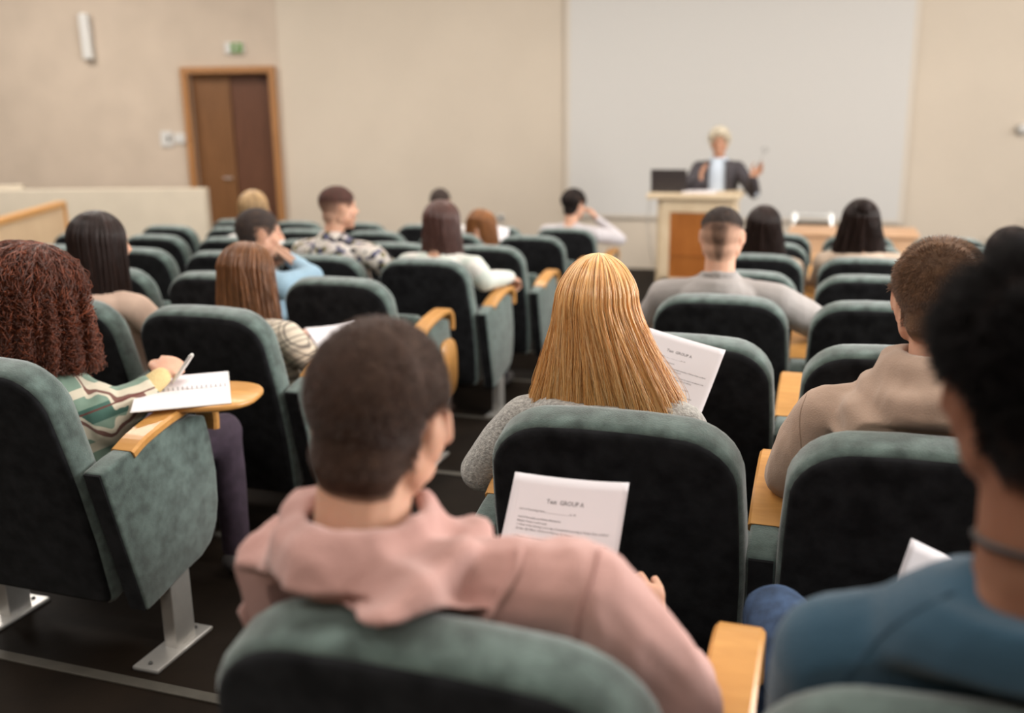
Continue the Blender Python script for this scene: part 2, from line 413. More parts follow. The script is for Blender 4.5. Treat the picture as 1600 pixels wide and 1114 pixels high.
# ------------------------------------------------------------------ auditorium chair
def back_outline(inset=0.0, n=8):
    """backrest outline (x, v), v along the back from bottom 0 to top .71"""
    pts = []
    w0, w1, wt, h = .238-inset, .262-inset, .235-inset, .71-inset
    b = inset
    pts += [(-w0+.03, b), (w0-.03, b)]
    for i in range(4): a = -PI/2 + PI/2*(i+1)/4; pts.append((w0-.03+.03*math.cos(a), b+.03+.03*math.sin(a)))
    pts += [(w1-.006, .20), (w1, .38), (w1-.004, .50)]
    r = .125
    for i in range(n+1):
        a = PI/2*i/n
        pts.append((w1-.010-r+r*math.cos(a), h-r*.93+r*.93*math.sin(a)))
    pts += [(.06, h+.004)]
    right = pts[1:]
    left = [(-x, v) for x, v in right[::-1]]
    return right + left
def backrest_bm():
    bm = bmesh.new(); O = back_outline(); 
    def ring(inset, y):
        o = []
        for (x, v) in O:
            cx, cv = 0, .36
            L_ = math.hypot(x, v-cv); f = (L_-inset)/L_ if L_ else 1
            o.append(V((x*f, y, cv+(v-cv)*f)))
        return o
    rings = [ring(.014, -.046), ring(.004, -.042), ring(0, -.030), ring(0, .015), ring(.006, .032), ring(.022, .045)]
    for s, y in ((.8, .055), (.5, .062), (.2, .064)):
        rings.append([V((x*s, y, .36+(v-.36)*s)) for x, v in O])
    ring_loft(bm, rings)
    return bm
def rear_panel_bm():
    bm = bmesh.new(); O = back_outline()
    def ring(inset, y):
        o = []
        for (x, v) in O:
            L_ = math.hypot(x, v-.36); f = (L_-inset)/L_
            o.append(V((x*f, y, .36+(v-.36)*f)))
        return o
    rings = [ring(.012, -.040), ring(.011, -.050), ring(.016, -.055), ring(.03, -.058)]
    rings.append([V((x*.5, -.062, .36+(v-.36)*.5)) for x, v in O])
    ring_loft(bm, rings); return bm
def board_bm(x0, x1, pts, bev=.008):
    bm = bmesh.new(); n = len(pts)
    a = [bm.verts.new((x0, y, z)) for y, z in pts]; b = [bm.verts.new((x1, y, z)) for y, z in pts]
    bm.faces.new(a); bm.faces.new(b[::-1])
    for i in range(n): bm.faces.new((a[i], b[i], b[(i+1) % n], a[(i+1) % n]))
    bmesh.ops.recalc_face_normals(bm, faces=bm.faces)
    if bev: bmesh.ops.bevel(bm, geom=list(bm.edges), offset=bev, segments=2, affect='EDGES', profile=.6)
    return bm
PANEL = [(.03, .615), (.10, .632), (.20, .647), (.30, .656), (.40, .655), (.452, .640), (.470, .56), (.482, .46), (.478, .37), (.462, .31), (.43, .26), (.38, .235), (.30, .222), (.20, .200), (.135, .188)]
def arm_path():
    return spline([(0, .145, .628), (0, .20, .650), (0, .30, .672), (0, .40, .683), (0, .455, .680), (0, .490, .662), (0, .502, .625), (0, .500, .585)], 4)
def armrest_bm(cx, w=.072, t=.026):
    bm = bmesh.new(); P = arm_path(); rings = []
    for i, p in enumerate(P):
        d = (P[min(i+1, len(P)-1)] - P[max(i-1, 0)]).normalized(); n = V((0, -d.z, d.y))
        tt = t
        c = V((cx, p.y, p.z)); h = w/2; q = .006
        sec = [(-h, -tt/2+q), (-h, tt/2-q), (-h+q, tt/2), (h-q, tt/2), (h, tt/2-q), (h, -tt/2+q), (h-q, -tt/2), (-h+q, -tt/2)]
        rings.append([c + V((x, 0, 0)) + n*z for x, z in sec])
    ring_loft(bm, rings); bmesh.ops.recalc_face_normals(bm, faces=bm.faces); return bm
TILT = math.radians(14.2)
BACKM = Matrix.Translation((0, .168, .206)) @ Matrix.Rotation(TILT, 4, 'X')
def add_side(root, cx, end=False):
    sp = obj('side_panel', board_bm(cx-.030, cx+.030, PANEL), [M['green']], root, True)
    # rear edge strip of the panel, its shade put in as dark colour
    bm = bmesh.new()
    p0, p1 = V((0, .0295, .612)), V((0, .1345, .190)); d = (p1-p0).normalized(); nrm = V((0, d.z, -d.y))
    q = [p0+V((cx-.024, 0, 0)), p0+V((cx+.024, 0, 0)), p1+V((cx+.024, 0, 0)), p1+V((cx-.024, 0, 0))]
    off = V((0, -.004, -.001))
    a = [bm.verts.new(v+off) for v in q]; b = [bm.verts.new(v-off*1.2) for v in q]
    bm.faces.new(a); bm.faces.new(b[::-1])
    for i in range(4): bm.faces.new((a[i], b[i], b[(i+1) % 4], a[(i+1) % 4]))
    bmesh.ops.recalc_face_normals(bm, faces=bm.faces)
    obj('rear_edge_shade', bm, M['green_shaded'], sp)
    obj('armrest', armrest_bm(cx), M['armwood'], root)
    bm = bmesh.new(); box(bm, (cx, .285, .115), (.042, .085, .22), bevel=.004); lg = obj('leg', bm, M['metal'], root)
    bm = bmesh.new(); box(bm, (cx, .255, .006), (.085, .25, .012), bevel=.005); fp = obj('foot_plate', bm, M['metal'], lg)
    for yy in (.155, .355):
        bm = bmesh.new(); tube(bm, [(cx, yy, .008), (cx, yy, .014)], .006, 8); obj('bolt', bm, M['bolt'], lg)
def make_chair(folded, side=.30, left_side=False):
    root = bpy.data.objects.new('auditorium_chair', None); COL.objects.link(root)
    b = obj('backrest', backrest_bm(), M['green'], root, True); b.data.transform(BACKM)
    r = obj('rear_panel', rear_panel_bm(), M['green_shaded'], root, True); r.data.transform(BACKM); r['label'] = 'rear panel coloured dark for shade'
    bm = bmesh.new()
    box(bm, (0, 0, 0), (.49, .44, .085), bevel=.025)
    for v in bm.verts:
        if v.co.z > 0: v.co.z += .012*math.cos(v.co.x*5)*math.cos(v.co.y*5)
    if folded: mt = Matrix.Translation((0, .265, .47)) @ Matrix.Rotation(math.radians(76), 4, 'X')
    else: mt = Matrix.Translation((0, .36, .385)) @ Matrix.Rotation(math.radians(4), 4, 'X')
    s = obj('seat', bm, M['green'], root, True); s.data.transform(mt)
    add_side(root, side)
    if left_side: add_side(root, -side)
    return root
PROTO = {}
def chair(k, x, side, left_side, folded, label, group):
    key = (side, left_side, folded)
    if key not in PROTO: c = PROTO[key] = make_chair(folded, side, left_side)
    else: c = copy_tree(PROTO[key])
    c.location = (x, rowY(k), rowZ(k)); tag(c, label, 'chair', group); return c
Lx = lambda i: -1.997 - .606*(i-1)
PX, QX, RXX = -.376, .203, .80
who = {('P', 0): 'under the boy in the pink hoodie', ('Q', 0): 'under the man in the blue sweater', ('P', 1): 'behind the long-haired blonde woman', ('Q', 1): 'behind the boy in the beige hoodie',
       ('P', 3): 'holding the man in the pale grey shirt', ('P', 5): 'holding the dark-haired woman nearest the lectern', ('Q', 5): 'holding the brunette with a half-up hairstyle', ('R', 4): 'holding the dark-haired person at the right edge',
       ('L1', 1): 'holding the curly auburn-haired woman writing in a notebook', ('L1', 2): 'holding the woman in the cream plaid shirt', ('L2', 2): 'holding the woman with very long black hair', ('L2', 3): 'holding the man in the light blue shirt',
       ('L1', 4): 'holding the brunette in the mint white jacket', ('L2', 4): 'holding the man in the flowered shirt', ('L4', 5): 'holding the blonde person near the door', ('L2', 6): 'holding the ginger-haired woman', ('L3', 7): 'holding the dark-haired man in white near the front', ('L1', 7): 'holding the black-haired man in grey at the aisle'}
rown_l = {1: 'curly-haired writer', 2: 'plaid-shirted woman', 3: 'light-blue-shirted man', 4: 'mint-jacketed brunette', 5: 'blonde by the door', 6: 'ginger-haired woman', 7: 'black-haired man in grey'}
rown_r = {0: 'nearest row', 1: 'blonde woman row', 2: 'row just ahead of the long-haired blonde', 3: 'row of the grey-shirted man', 4: 'row just ahead of the grey-shirted man', 5: 'row of the two brunettes', 6: 'second row from the table', 7: 'front row by the table'}
ordn = ['aisle seat', 'second from aisle', 'third from aisle', 'fourth from aisle', 'fifth from aisle', 'sixth from aisle']
for k, n in {1: 1, 2: 2, 3: 4, 4: 5, 5: 6, 6: 6, 7: 6}.items():
    for i in range(1, n+1):
        w_ = who.get(('L%d' % i, k))
        lab = ('dark green auditorium chair ' + w_) if w_ else 'empty green chair, %s, row of the %s' % (ordn[i-1], rown_l[k])
        chair(k, Lx(i), .300, k == 1, w_ is None, lab, 'green chairs of the left block')
for col, x in (('P', PX), ('Q', QX), ('R', RXX)):
    for k in range(0 if col != 'R' else 3, 8):
        w_ = who.get((col, k))
        pos = {'P': 'aisle seat', 'Q': 'second seat', 'R': 'third seat'}[col]
        lab = ('dark green auditorium chair ' + w_) if w_ else 'empty green chair, right block %s, %s' % (pos, rown_r[k])
        chair(k, x, .290, col == 'P', w_ is None, lab, 'green chairs of the right block')
# ------------------------------------------------------------------ front of the hall: lectern, laptop, table, chrome chair
LY = 8.9
lec = empty('lectern', (-1.19, LY, 0), 'pale maple lectern with a cherry front panel, in front of the screen', 'lectern')
bm = bmesh.new()
box(bm, (-.325, .25, .535), (.04, .46, 1.07), bevel=.004); box(bm, (.335, .25, .535), (.04, .46, 1.07), bevel=.004)
box(bm, (.005, .02, 1.01), (.62, .03, .12)); box(bm, (.005, .02, .17), (.62, .03, .34)); box(bm, (-.27, .02, .62), (.09, .03, .66)); box(bm, (.28, .02, .62), (.09, .03, .66))
box(bm, (.005, .25, .40), (.62, .44, .03)); box(bm, (.005, .25, .03), (.66, .46, .06))
obj('cabinet', bm, M['palewood'], lec)
bm = bmesh.new(); box(bm, (.005, .025, .645), (.46, .02, .61)); box(bm, (.005, .012, .56), (.46, .006, .018)); obj('front_panel', bm, M['lecternbrown'], lec)
bm = bmesh.new(); box(bm, (-.02, .24, 1.095), (.84, .56, .05), bevel=.008); obj('top', bm, M['palewood'], lec)
lap = empty('laptop', (-1.455, LY+.14, 1.121), 'dark laptop standing open on the lectern', 'laptop')
bm = bmesh.new(); box(bm, (0, .10, .010), (.335, .23, .018), bevel=.004); obj('base', bm, M['laptop'], lap)
bm = bmesh.new(); box(bm, (0, 0, .105), (.335, .008, .21), Matrix.Rotation(math.radians(6), 3, 'X'), bevel=.003); obj('lid', bm, M['laptop'], lap)
bm = bmesh.new(); tube(bm, [(-.14, .0, .012), (.14, .0, .012)], .007, 8); obj('hinge', bm, M['black'], lap)
sh = empty('paper_stack', (-1.17, LY+.16, 1.121), 'white papers lying flat on the lectern top beside the laptop', 'papers')
bm = bmesh.new(); box(bm, (0, 0, .006), (.297, .21, .012)); obj('bottom_sheets', bm, M['paper'], sh)
bm = bmesh.new(); box(bm, (.03, .01, .0135), (.21, .20, .003), Matrix.Rotation(.3, 3, 'Z')); obj('top_sheet', bm, M['paper'], sh)
cb = bmesh.new(); tube(cb, spline([(-1.60, LY+.30, 1.125), (-1.64, LY+.25, 1.08), (-1.66, LY+.22, .8), (-1.60, LY+.24, .45), (-1.50, LY+.5, .12), (-1.45, LY+.7, .01)], 5), .005, 6)
tag(obj('laptop_cable', cb, M['white'], smooth=True), 'thin white cable hanging from the left side of the lectern top', 'cable')
tb = empty('front_table', (.2, 9.28, 0), 'long beech table with a front panel, below the screen', 'table')
bm = bmesh.new(); box(bm, (0, .3, .735), (1.14, .64, .03), bevel=.005); obj('tabletop', bm, M['deskwood'], tb)
bm = bmesh.new(); box(bm, (0, .02, .60), (1.08, .02, .24)); obj('front_panel', bm, M['deskwood'], tb)
for sx in (-1, 1):
    for yy in (.04, .56):
        bm = bmesh.new(); box(bm, (sx*.52, yy, .36), (.045, .045, .72), bevel=.004); obj('leg', bm, M['deskwood'], tb)
cc = empty('metal_chair', (-.18, 10.42, 0), 'chrome-framed chair with black upholstery standing behind the front table', 'chair', rz=PI)
for sx in (-1, 1):
    bm = bmesh.new(); tube(bm, spline([(sx*.19, .40, 0), (sx*.19, .40, .40), (sx*.185, .30, .60), (sx*.18, .0, .62), (sx*.18, -.08, .79)], 5), .030, 10); tube(bm, [(sx*.19, 0, 0), (sx*.18, -.02, .62)], .022, 10)
    obj('side_frame', bm, M['chrome'], cc, True)
bm = bmesh.new(); tube(bm, [(-.18, -.08, .785), (.18, -.08, .785)], .012, 8); obj('cross_rail', bm, M['chrome'], cc, True)
bm = bmesh.new(); box(bm, (0, .17, .43), (.36, .40, .05), bevel=.015); obj('seat', bm, M['black'], cc, True)
bm = bmesh.new(); box(bm, (0, -.03, .70), (.35, .03, .055), Matrix.Rotation(-.1, 3, 'X'), bevel=.01); obj('backrest', bm, M['black'], cc, True)
# ------------------------------------------------------------------ people
def Rz(a): return Matrix.Rotation(a, 3, 'Z')
def add_head(bm, h, R, s=1.0, ears=True, jaw=1.0, near=False):
    """head in its own frame: +Y face, Z up, origin between the ears"""
    def E(c, r, rot=None, sub=3): ell(bm, h + R @ (V(c)*s), V(r)*s, (R @ rot) if rot else R, sub)
    E((0, -.012, .034), (.0755, .097, .084), sub=4); E((0, .022, -.025), (.064, .070, .088)); E((0, .044, -.074), (.050*jaw, .046, .036)); E((0, .074, -.094), (.024*jaw, .020, .018), sub=2)
    E((0, -.045, -.035), (.056, .048, .055))
    E((0, .074, .034), (.050, .020, .014), sub=2)
    for sx in (-1, 1):
        E((sx*.042, .058, -.026), (.026, .026, .028), sub=2); E((sx*.031, .080, -.006), (.017, .010, .008), sub=2); E((sx*.031, .078, .010), (.014, .012, .011), sub=2)
        E((sx*.010, .102, -.022), (.008, .010, .008), sub=2)
        E((sx*.056, -.008, -.038), (.020, .034, .038), sub=2); E((sx*.050, .030, -.052), (.016, .034, .026), sub=2)
        if ears:
            rt = Matrix.Rotation(sx*math.radians(-24), 3, 'Z') @ Matrix.Rotation(math.radians(-10), 3, 'X')
            E((sx*.077, -.010, -.004), (.0075, .017, .029), rt, 2)
            pts = []
            for i in range(11):
                a = math.radians(-50 + i*25); pts.append(h + R @ ((V((sx*.077, -.006, 0)) + rt @ V((sx*(.006+.004*math.sin(a)), -.017*math.cos(a-.6)*1.15, .030*math.sin(a)*1.0 if i else -.02)))*s))
            tube(bm, pts, .0046*s, 6)
            E((sx*.074, .002, -.030), (.008, .010, .011), rt, 2)
    tube(bm, [h + R @ (V((0, .088, .026))*s), h + R @ (V((0, .104, -.002))*s), h + R @ (V((0, .112, -.020))*s)], [.007*s, .009*s, .011*s], 8)
    E((0, .096, -.050), (.022, .008, .006), sub=2); E((0, .093, -.061), (.019, .009, .0065), sub=2)
def add_hand(bm, w, d, n, side=1, s=1.0, curl=(.5, .5, .55, .6), spread=.12, thumb=None, r0=.0088):
    """w wrist, d towards the fingers, n out of the back of the hand; side=+1 thumb on the d x n side"""
    d = V(d).normalized(); n = V(n); n = (n - d*n.dot(d)).normalized(); t = d.cross(n).normalized()*side
    rot = Matrix((t, d, n)).transposed()
    ell(bm, w + d*(.045*s), V((.040, .050, .016))*s, rot, 3); ell(bm, w + d*(.068*s), V((.040, .026, .0145))*s, rot, 3)
    ell(bm, w + d*(.035*s) + t*(.026*s) - n*(.006*s), V((.017, .030, .016))*s, rot, 2)
    lens = [(.043, .026, .021), (.047, .030, .022), (.043, .028, .021), (.034, .021, .019)]
    for i in range(4):
        base = w + d*((.086-.004*abs(i-1.2))*s) + t*((.030-.0205*i)*s)
        dirv = (d + t*((1.5-i)*spread)).normalized(); ax = t
        c = curl[i]*1.5; p = base - dirv*(.015*s); pts = [p, base]; ang = 0
        for j, l in enumerate(lens[i]):
            ang += c*(1.0, 1.15, .75)[j]
            v = (dirv*math.cos(ang) - n*math.sin(ang)); base = base + v*(l*s); pts.append(base)
        r = r0*s*(1, 1.05, .98, .86)[i]
        tube(bm, pts, [r*1.05, r, r*.93, r*.88, r*.78], 8)
    a, b, c = thumb or ((.8, .55, -.15), (.45, .9, -.35), (.1, 1.0, -.5))
    p = w + d*(.022*s) + t*(.026*s); pts = [p]
    for v, l in ((a, .040), (b, .030), (c, .024)):
        q = (t*v[0] + d*v[1] + n*v[2]).normalized(); p = p + q*(l*s); pts.append(p)
    tube(bm, pts, [.013*s, .0115*s, .0105*s, .009*s], 8)
def elbow(sh, wr, hint, l1=.285, l2=.26):
    v = wr-sh; D = v.length
    if D > (l1+l2)*.985: wr = sh + v*((l1+l2)*.985/D); v = wr-sh; D = v.length
    a = (l1*l1-l2*l2+D*D)/(2*D); hgt = math.sqrt(max(l1*l1-a*a, 1e-6)); u = v/D
    hn = V(hint); hn = (hn-u*hn.dot(u)).normalized()
    return sh + u*a + hn*hgt, wr
def fold_noise(amp, sc, seedv=(0, 0, 0), stretch=(1, 1, .45)):
    s = V(seedv)
    def f(p, n):
        q = V((p.x*stretch[0], p.y*stretch[1], p.z*stretch[2]))*sc + s
        a = 1-abs(noise.noise(q)*2.0); b = 1-abs(noise.noise(q*2.1+V((3, 1, 7)))*2.0)
        return amp*(a*.7 + b*.3 - .6)
    return f
PEOPLE = {}
def person(key, label, headtop=None, Y=None, seat=None, yaw=0, nod=0, roll=0, tyaw=None, skinm='skin', shirt=None, shirtcol='white_shirt', build=1.0, sh_w=.185,
           hands=None, vox=.006, svox=.010, floor=None, hs=1.0, fold=(.008, 9), neckr=.052, collar=.0, standing=False, trousers='dark_trousers', elbows=None, handopts=None, sleeve=1.0, extra=None, hair_h=.012, pelv=None, sleeve_end=0.0, lean=.0, shoulder_drop=0.0, epos=None, smoothc=5, spos=None, kpos=None):
    """seat=(column x, row). head located from its top in the photo at depth Y"""
    top = at(*headtop, Y=Y); Rh = Rz(-math.radians(yaw)) @ Matrix.Rotation(-math.radians(nod), 3, 'X') @ Matrix.Rotation(math.radians(roll), 3, 'Y')
    h = top - V((0, 0, (.118*hs + hair_h)))
    if seat: sx, k = seat; fz = rowZ(k); pel = V((sx*.65+h.x*.35, rowY(k)+.33, fz+.50))
    else: fz = floor; pel = V((h.x, h.y-.02, fz+.93))
    if pelv: pel = V(pelv)
    push = (seat[0], rowY(seat[1]), fz) if seat else None
    ty = math.radians(yaw*.25 if tyaw is None else tyaw); Rt = Rz(-ty)
    c7 = h + Rh @ V((0, -.035, -.115))*hs + V((0, -.012, -.03))
    mid = (pel+c7)*.5 + Rt @ V((0, -.035, 0))
    def spine(t): return pel*((1-t)**2) + mid*(2*t*(1-t)) + c7*(t*t)
    X = Rt @ V((1, 0, 0)); Fw = Rt @ V((0, 1, 0))
    prof = [(-.02, .165, .115), (.10, .165, .120), (.25, .150, .110), (.45, .148, .110), (.62, .152, .112), (.74, .150, .108), (.82, .142, .096), (.89, .122, .085), (.945, .088, .070), (.99, .066, .060)]
    def torso(bm, inf, t1=1.0, sc=1.0):
        rings = []
        for t, rx, ry in prof:
            if t > t1: break
            c = spine(t); rings.append([c + X*((rx*build*sc+inf)*math.cos(2*PI*i/20)) + Fw*((ry*build*sc+inf)*math.sin(2*PI*i/20)) for i in range(20)])
        ring_loft(bm, rings)
    shc = spine(.79); S = {}
    for sd in (-1, 1): S[sd] = shc + X*(sd*sh_w*build) + V((0, 0, .0-shoulder_drop)) + Fw*.012
    if spos: S.update({k_: V(v_) for k_, v_ in spos.items()})
    W = {}; E_ = {}
    hands = hands or {}; elbows = elbows or {}
    for sd in (-1, 1):
        tgt = hands.get(sd)
        if tgt is None: tgt = pel + X*(sd*.10) + Fw*.27 + V((0, 0, .14))
        if epos and sd in epos: E_[sd], W[sd] = V(epos[sd]), V(tgt); continue
        E_[sd], W[sd] = elbow(S[sd], V(tgt), elbows.get(sd, (X*(sd*.8) + Fw*-.3 + V((0, 0, -.8)))))
    # body: one continuous skin from head to feet
    bm = bmesh.new(); torso(bm, -.012, sc=.9)
    tube(bm, [h + Rh @ (V((0, -.020, -.045))*hs), c7 + Fw*.012, spine(.90)], [neckr*hs, neckr*1.03*hs, neckr*1.2], 14)
    add_head(bm, h, Rh, hs)
    for sd in (-1, 1):
        tube(bm, [spine(.85) + X*(sd*.07), S[sd]], [.045, .043], 10); tube(bm, [S[sd], E_[sd]], [.036*build, .028], 10); tube(bm, [E_[sd], E_[sd]*.6+W[sd]*.4, W[sd]], [.028, .029, .025], 10)
        ho = (handopts or {}).get(sd, {})
        dv = ho.get('d', (W[sd]-E_[sd])); nv = ho.get('n', V((0, 0, 1)))
        add_hand(bm, W[sd], dv, nv, side=ho.get('side', -sd), s=ho.get('s', 1.0), curl=ho.get('curl', (.45, .5, .55, .6)), thumb=ho.get('thumb'), spread=ho.get('spread', .1))
    knees = {}; ank = {}
    for sd in (-1, 1):
        hp = pel + X*(sd*.09) + V((0, 0, -.03))
        if standing:
            kn = V((hp.x + X.x*sd*.01, hp.y+.02, fz+.50)); an = V((hp.x, hp.y-.01, fz+.09))
        else:
            kn = hp + Fw*.40 + X*(sd*.05) + V((0, 0, .03)); an = V((kn.x, kn.y+.02, fz+.10 - (.0527 if kn.y > rowY(seat[1]+1)+.03 and seat[1] < 7 else 0)))
        if kpos and sd in kpos: kn = V(kpos[sd]); an = V((kn.x, kn.y+.02, fz+.10))
        knees[sd] = kn; ank[sd] = an
        tube(bm, [hp, kn], [.034, .024], 10); tube(bm, [kn, an], [.022, .020], 10); tube(bm, [an + V((0, 0, -.02)), an + V((0, .13, -.05))], [.022, .020], 8)
    body = remeshed('person', bm, M[skinm], vox, 3 if vox < .006 else 2, None, pel, push=push and (push, .02))
    body.location = pel; tag(body, label, 'person', 'seated audience' if seat else None)
    for sd in (-1, 1):
        em = bmesh.new(); ell(em, h + Rh @ (V((sd*.031, .0835, .009))*hs) - pel, (.0085*hs,)*3, None, 2); obj('eye', em, M['iris'], body, True)
    # shirt
    bm = bmesh.new(); torso(bm, .014, t1=1.0 if collar else .96)
    sl = sleeve
    for sd in (-1, 1):
        tube(bm, [spine(.90) + X*(sd*.045), S[sd]*.5+spine(.88)*.5, S[sd]], [.048*build, .056*build, .062*build], 14)
        we = W[sd] + (E_[sd]-W[sd]).normalized()*(.012+sleeve_end)
        tube(bm, [S[sd], (S[sd]+E_[sd])/2, E_[sd]], [.062*build, .055*build*sl, .047*build*sl], 14)
        tube(bm, [E_[sd], E_[sd]*.5+we*.5, we], [.047*build*sl, .043*sl, .035*sl**.5], 14)
    if collar:
        rr = []
        for i in range(14):
            a = 2*PI*i/13; rr.append(c7 + V((0, 0, collar*.25)) + X*(.066*math.cos(a)) + Fw*(.064*math.sin(a)+.012) + V((0, 0, -.012*math.sin(a))))
        tube(bm, rr, collar*.5, 8)
    ctx = dict(h=h, Rh=Rh, c7=c7, pel=pel, spine=spine, X=X, F=Fw, S=S, E=E_, W=W, body=body, hs=hs, fz=fz, push=push)
    if extra: extra(bm, ctx)
    ctx['shirt'] = sh = remeshed('shirt' if not shirt else shirt, bm, M[shirtcol], svox, smoothc, body, pel, fold_noise(fold[0], fold[1], (h.x*3, h.y, 0)), push=push and (push, .004))
    # trousers and shoes
    bm = bmesh.new()
    rings = [[pel + V((0, 0, dz)) + X*(rx*math.cos(2*PI*i/16)) + Fw*(ry*math.sin(2*PI*i/16)) for i in range(16)] for dz, rx, ry in ((-.10, .13, .10), (-.04, .175, .125), (.03, .172, .125))]
    ring_loft(bm, rings)
    for sd in (-1, 1):
        hp = pel + X*(sd*.09) + V((0, 0, -.03)); kn, an = knees[sd], ank[sd]
        tube(bm, [hp, kn], [.088, .064], 12); tube(bm, [kn, an + V((0, 0, -.01))], [.062, .048], 12)
    remeshed('trousers', bm, M[trousers], .013, 4, body, pel, fold_noise(.006, 10), push=push and (push, .010))
    for sd in (-1, 1):
        an = ank[sd]; bm = bmesh.new()
        tube(bm, [an + V((0, -.02, -.045)), an + V((0, .06, -.052)), an + V((0, .15, -.058))], [.040, .040, .034], 12)
        z0 = an.z - .10
        for v in bm.verts: v.co.z = max(v.co.z, z0+.003)
        for v in bm.verts: v.co -= pel
        obj('shoe', bm, M['shoe_white' if trousers == 'white_shoes' else 'shoe'], body, True)
    PEOPLE[key] = ctx
    return ctx
def bvh_of(body):
    me = body.data; vs = [v.co.copy() for v in me.vertices]; ps = [tuple(p.vertices) for p in me.polygons]
    return BVHTree.FromPolygons(vs, ps)
CAPM = {}
def cap_mat(capm, skinm):
    """hair colour where it grows thick, skin where it is shaved thin"""
    key = (capm.name, skinm.name)
    if key in CAPM: return CAPM[key]
    m, nt, b = new_mat(capm.name + '_on_' + skinm.name); setp(b, rough=.75, spec=.2)
    a = nt.nodes.new('ShaderNodeAttribute'); a.attribute_name = 'hair_density'
    n = nt.nodes.new('ShaderNodeTexNoise'); n.inputs['Scale'].default_value = 45; n.inputs['Detail'].default_value = 4
    tc = nt.nodes.new('ShaderNodeTexCoord'); nt.links.new(tc.outputs['Object'], n.inputs['Vector'])
    ad = nt.nodes.new('ShaderNodeMath'); ad.operation = 'MULTIPLY_ADD'; ad.inputs[1].default_value = .5; ad.inputs[2].default_value = -.25; nt.links.new(n.outputs['Fac'], ad.inputs[0])
    sm = nt.nodes.new('ShaderNodeMath'); sm.operation = 'ADD'; sm.use_clamp = True; nt.links.new(a.outputs['Fac'], sm.inputs[0]); nt.links.new(ad.outputs[0], sm.inputs[1])
    mx = nt.nodes.new('ShaderNodeMixRGB'); nt.links.new(sm.outputs[0], mx.inputs[0])
    sc_ = next(nd for nd in skinm.node_tree.nodes if nd.type == 'VALTORGB').color_ramp.elements[1].color
    mx.inputs[1].default_value = (*[c*.9 for c in sc_[:3]], 1)
    r = nt.nodes.new('ShaderNodeValToRGB'); src = next(nd for nd in capm.node_tree.nodes if nd.type == 'VALTORGB').color_ramp
    for i in (0, 1): r.color_ramp.elements[i].position = src.elements[i].position; r.color_ramp.elements[i].color = src.elements[i].color
    nt.links.new(n.outputs['Fac'], r.inputs['Fac']); nt.links.new(r.outputs['Color'], mx.inputs[2])
    nt.links.new(mx.outputs[0], b.inputs['Base Color']); CAPM[key] = m
    return m
def hair_mask(p, back=-.085, side=-.01, front=.055):
    """p in the head frame (scaled); >0 where hair grows"""
    y = p.y
    if y > .075: lim = front + (y-.075)*.25
    elif y > .025: lim = side + (front-side)*((y-.025)/.05)**1.2
    elif y > .0: lim = side
    elif y > -.04: lim = side + .005 + (back+.03-side)*(-y/.04)
    else: lim = back + .03*max(0, 1-(-.04-y)/.02)
    m = (p.z-lim)/.012
    if p.x*p.x > .060**2 and -.036 < p.y < .022: m = min(m, (p.z-.024)/.012 if p.x*p.x > .066**2 else m)      # around the ear
    return m
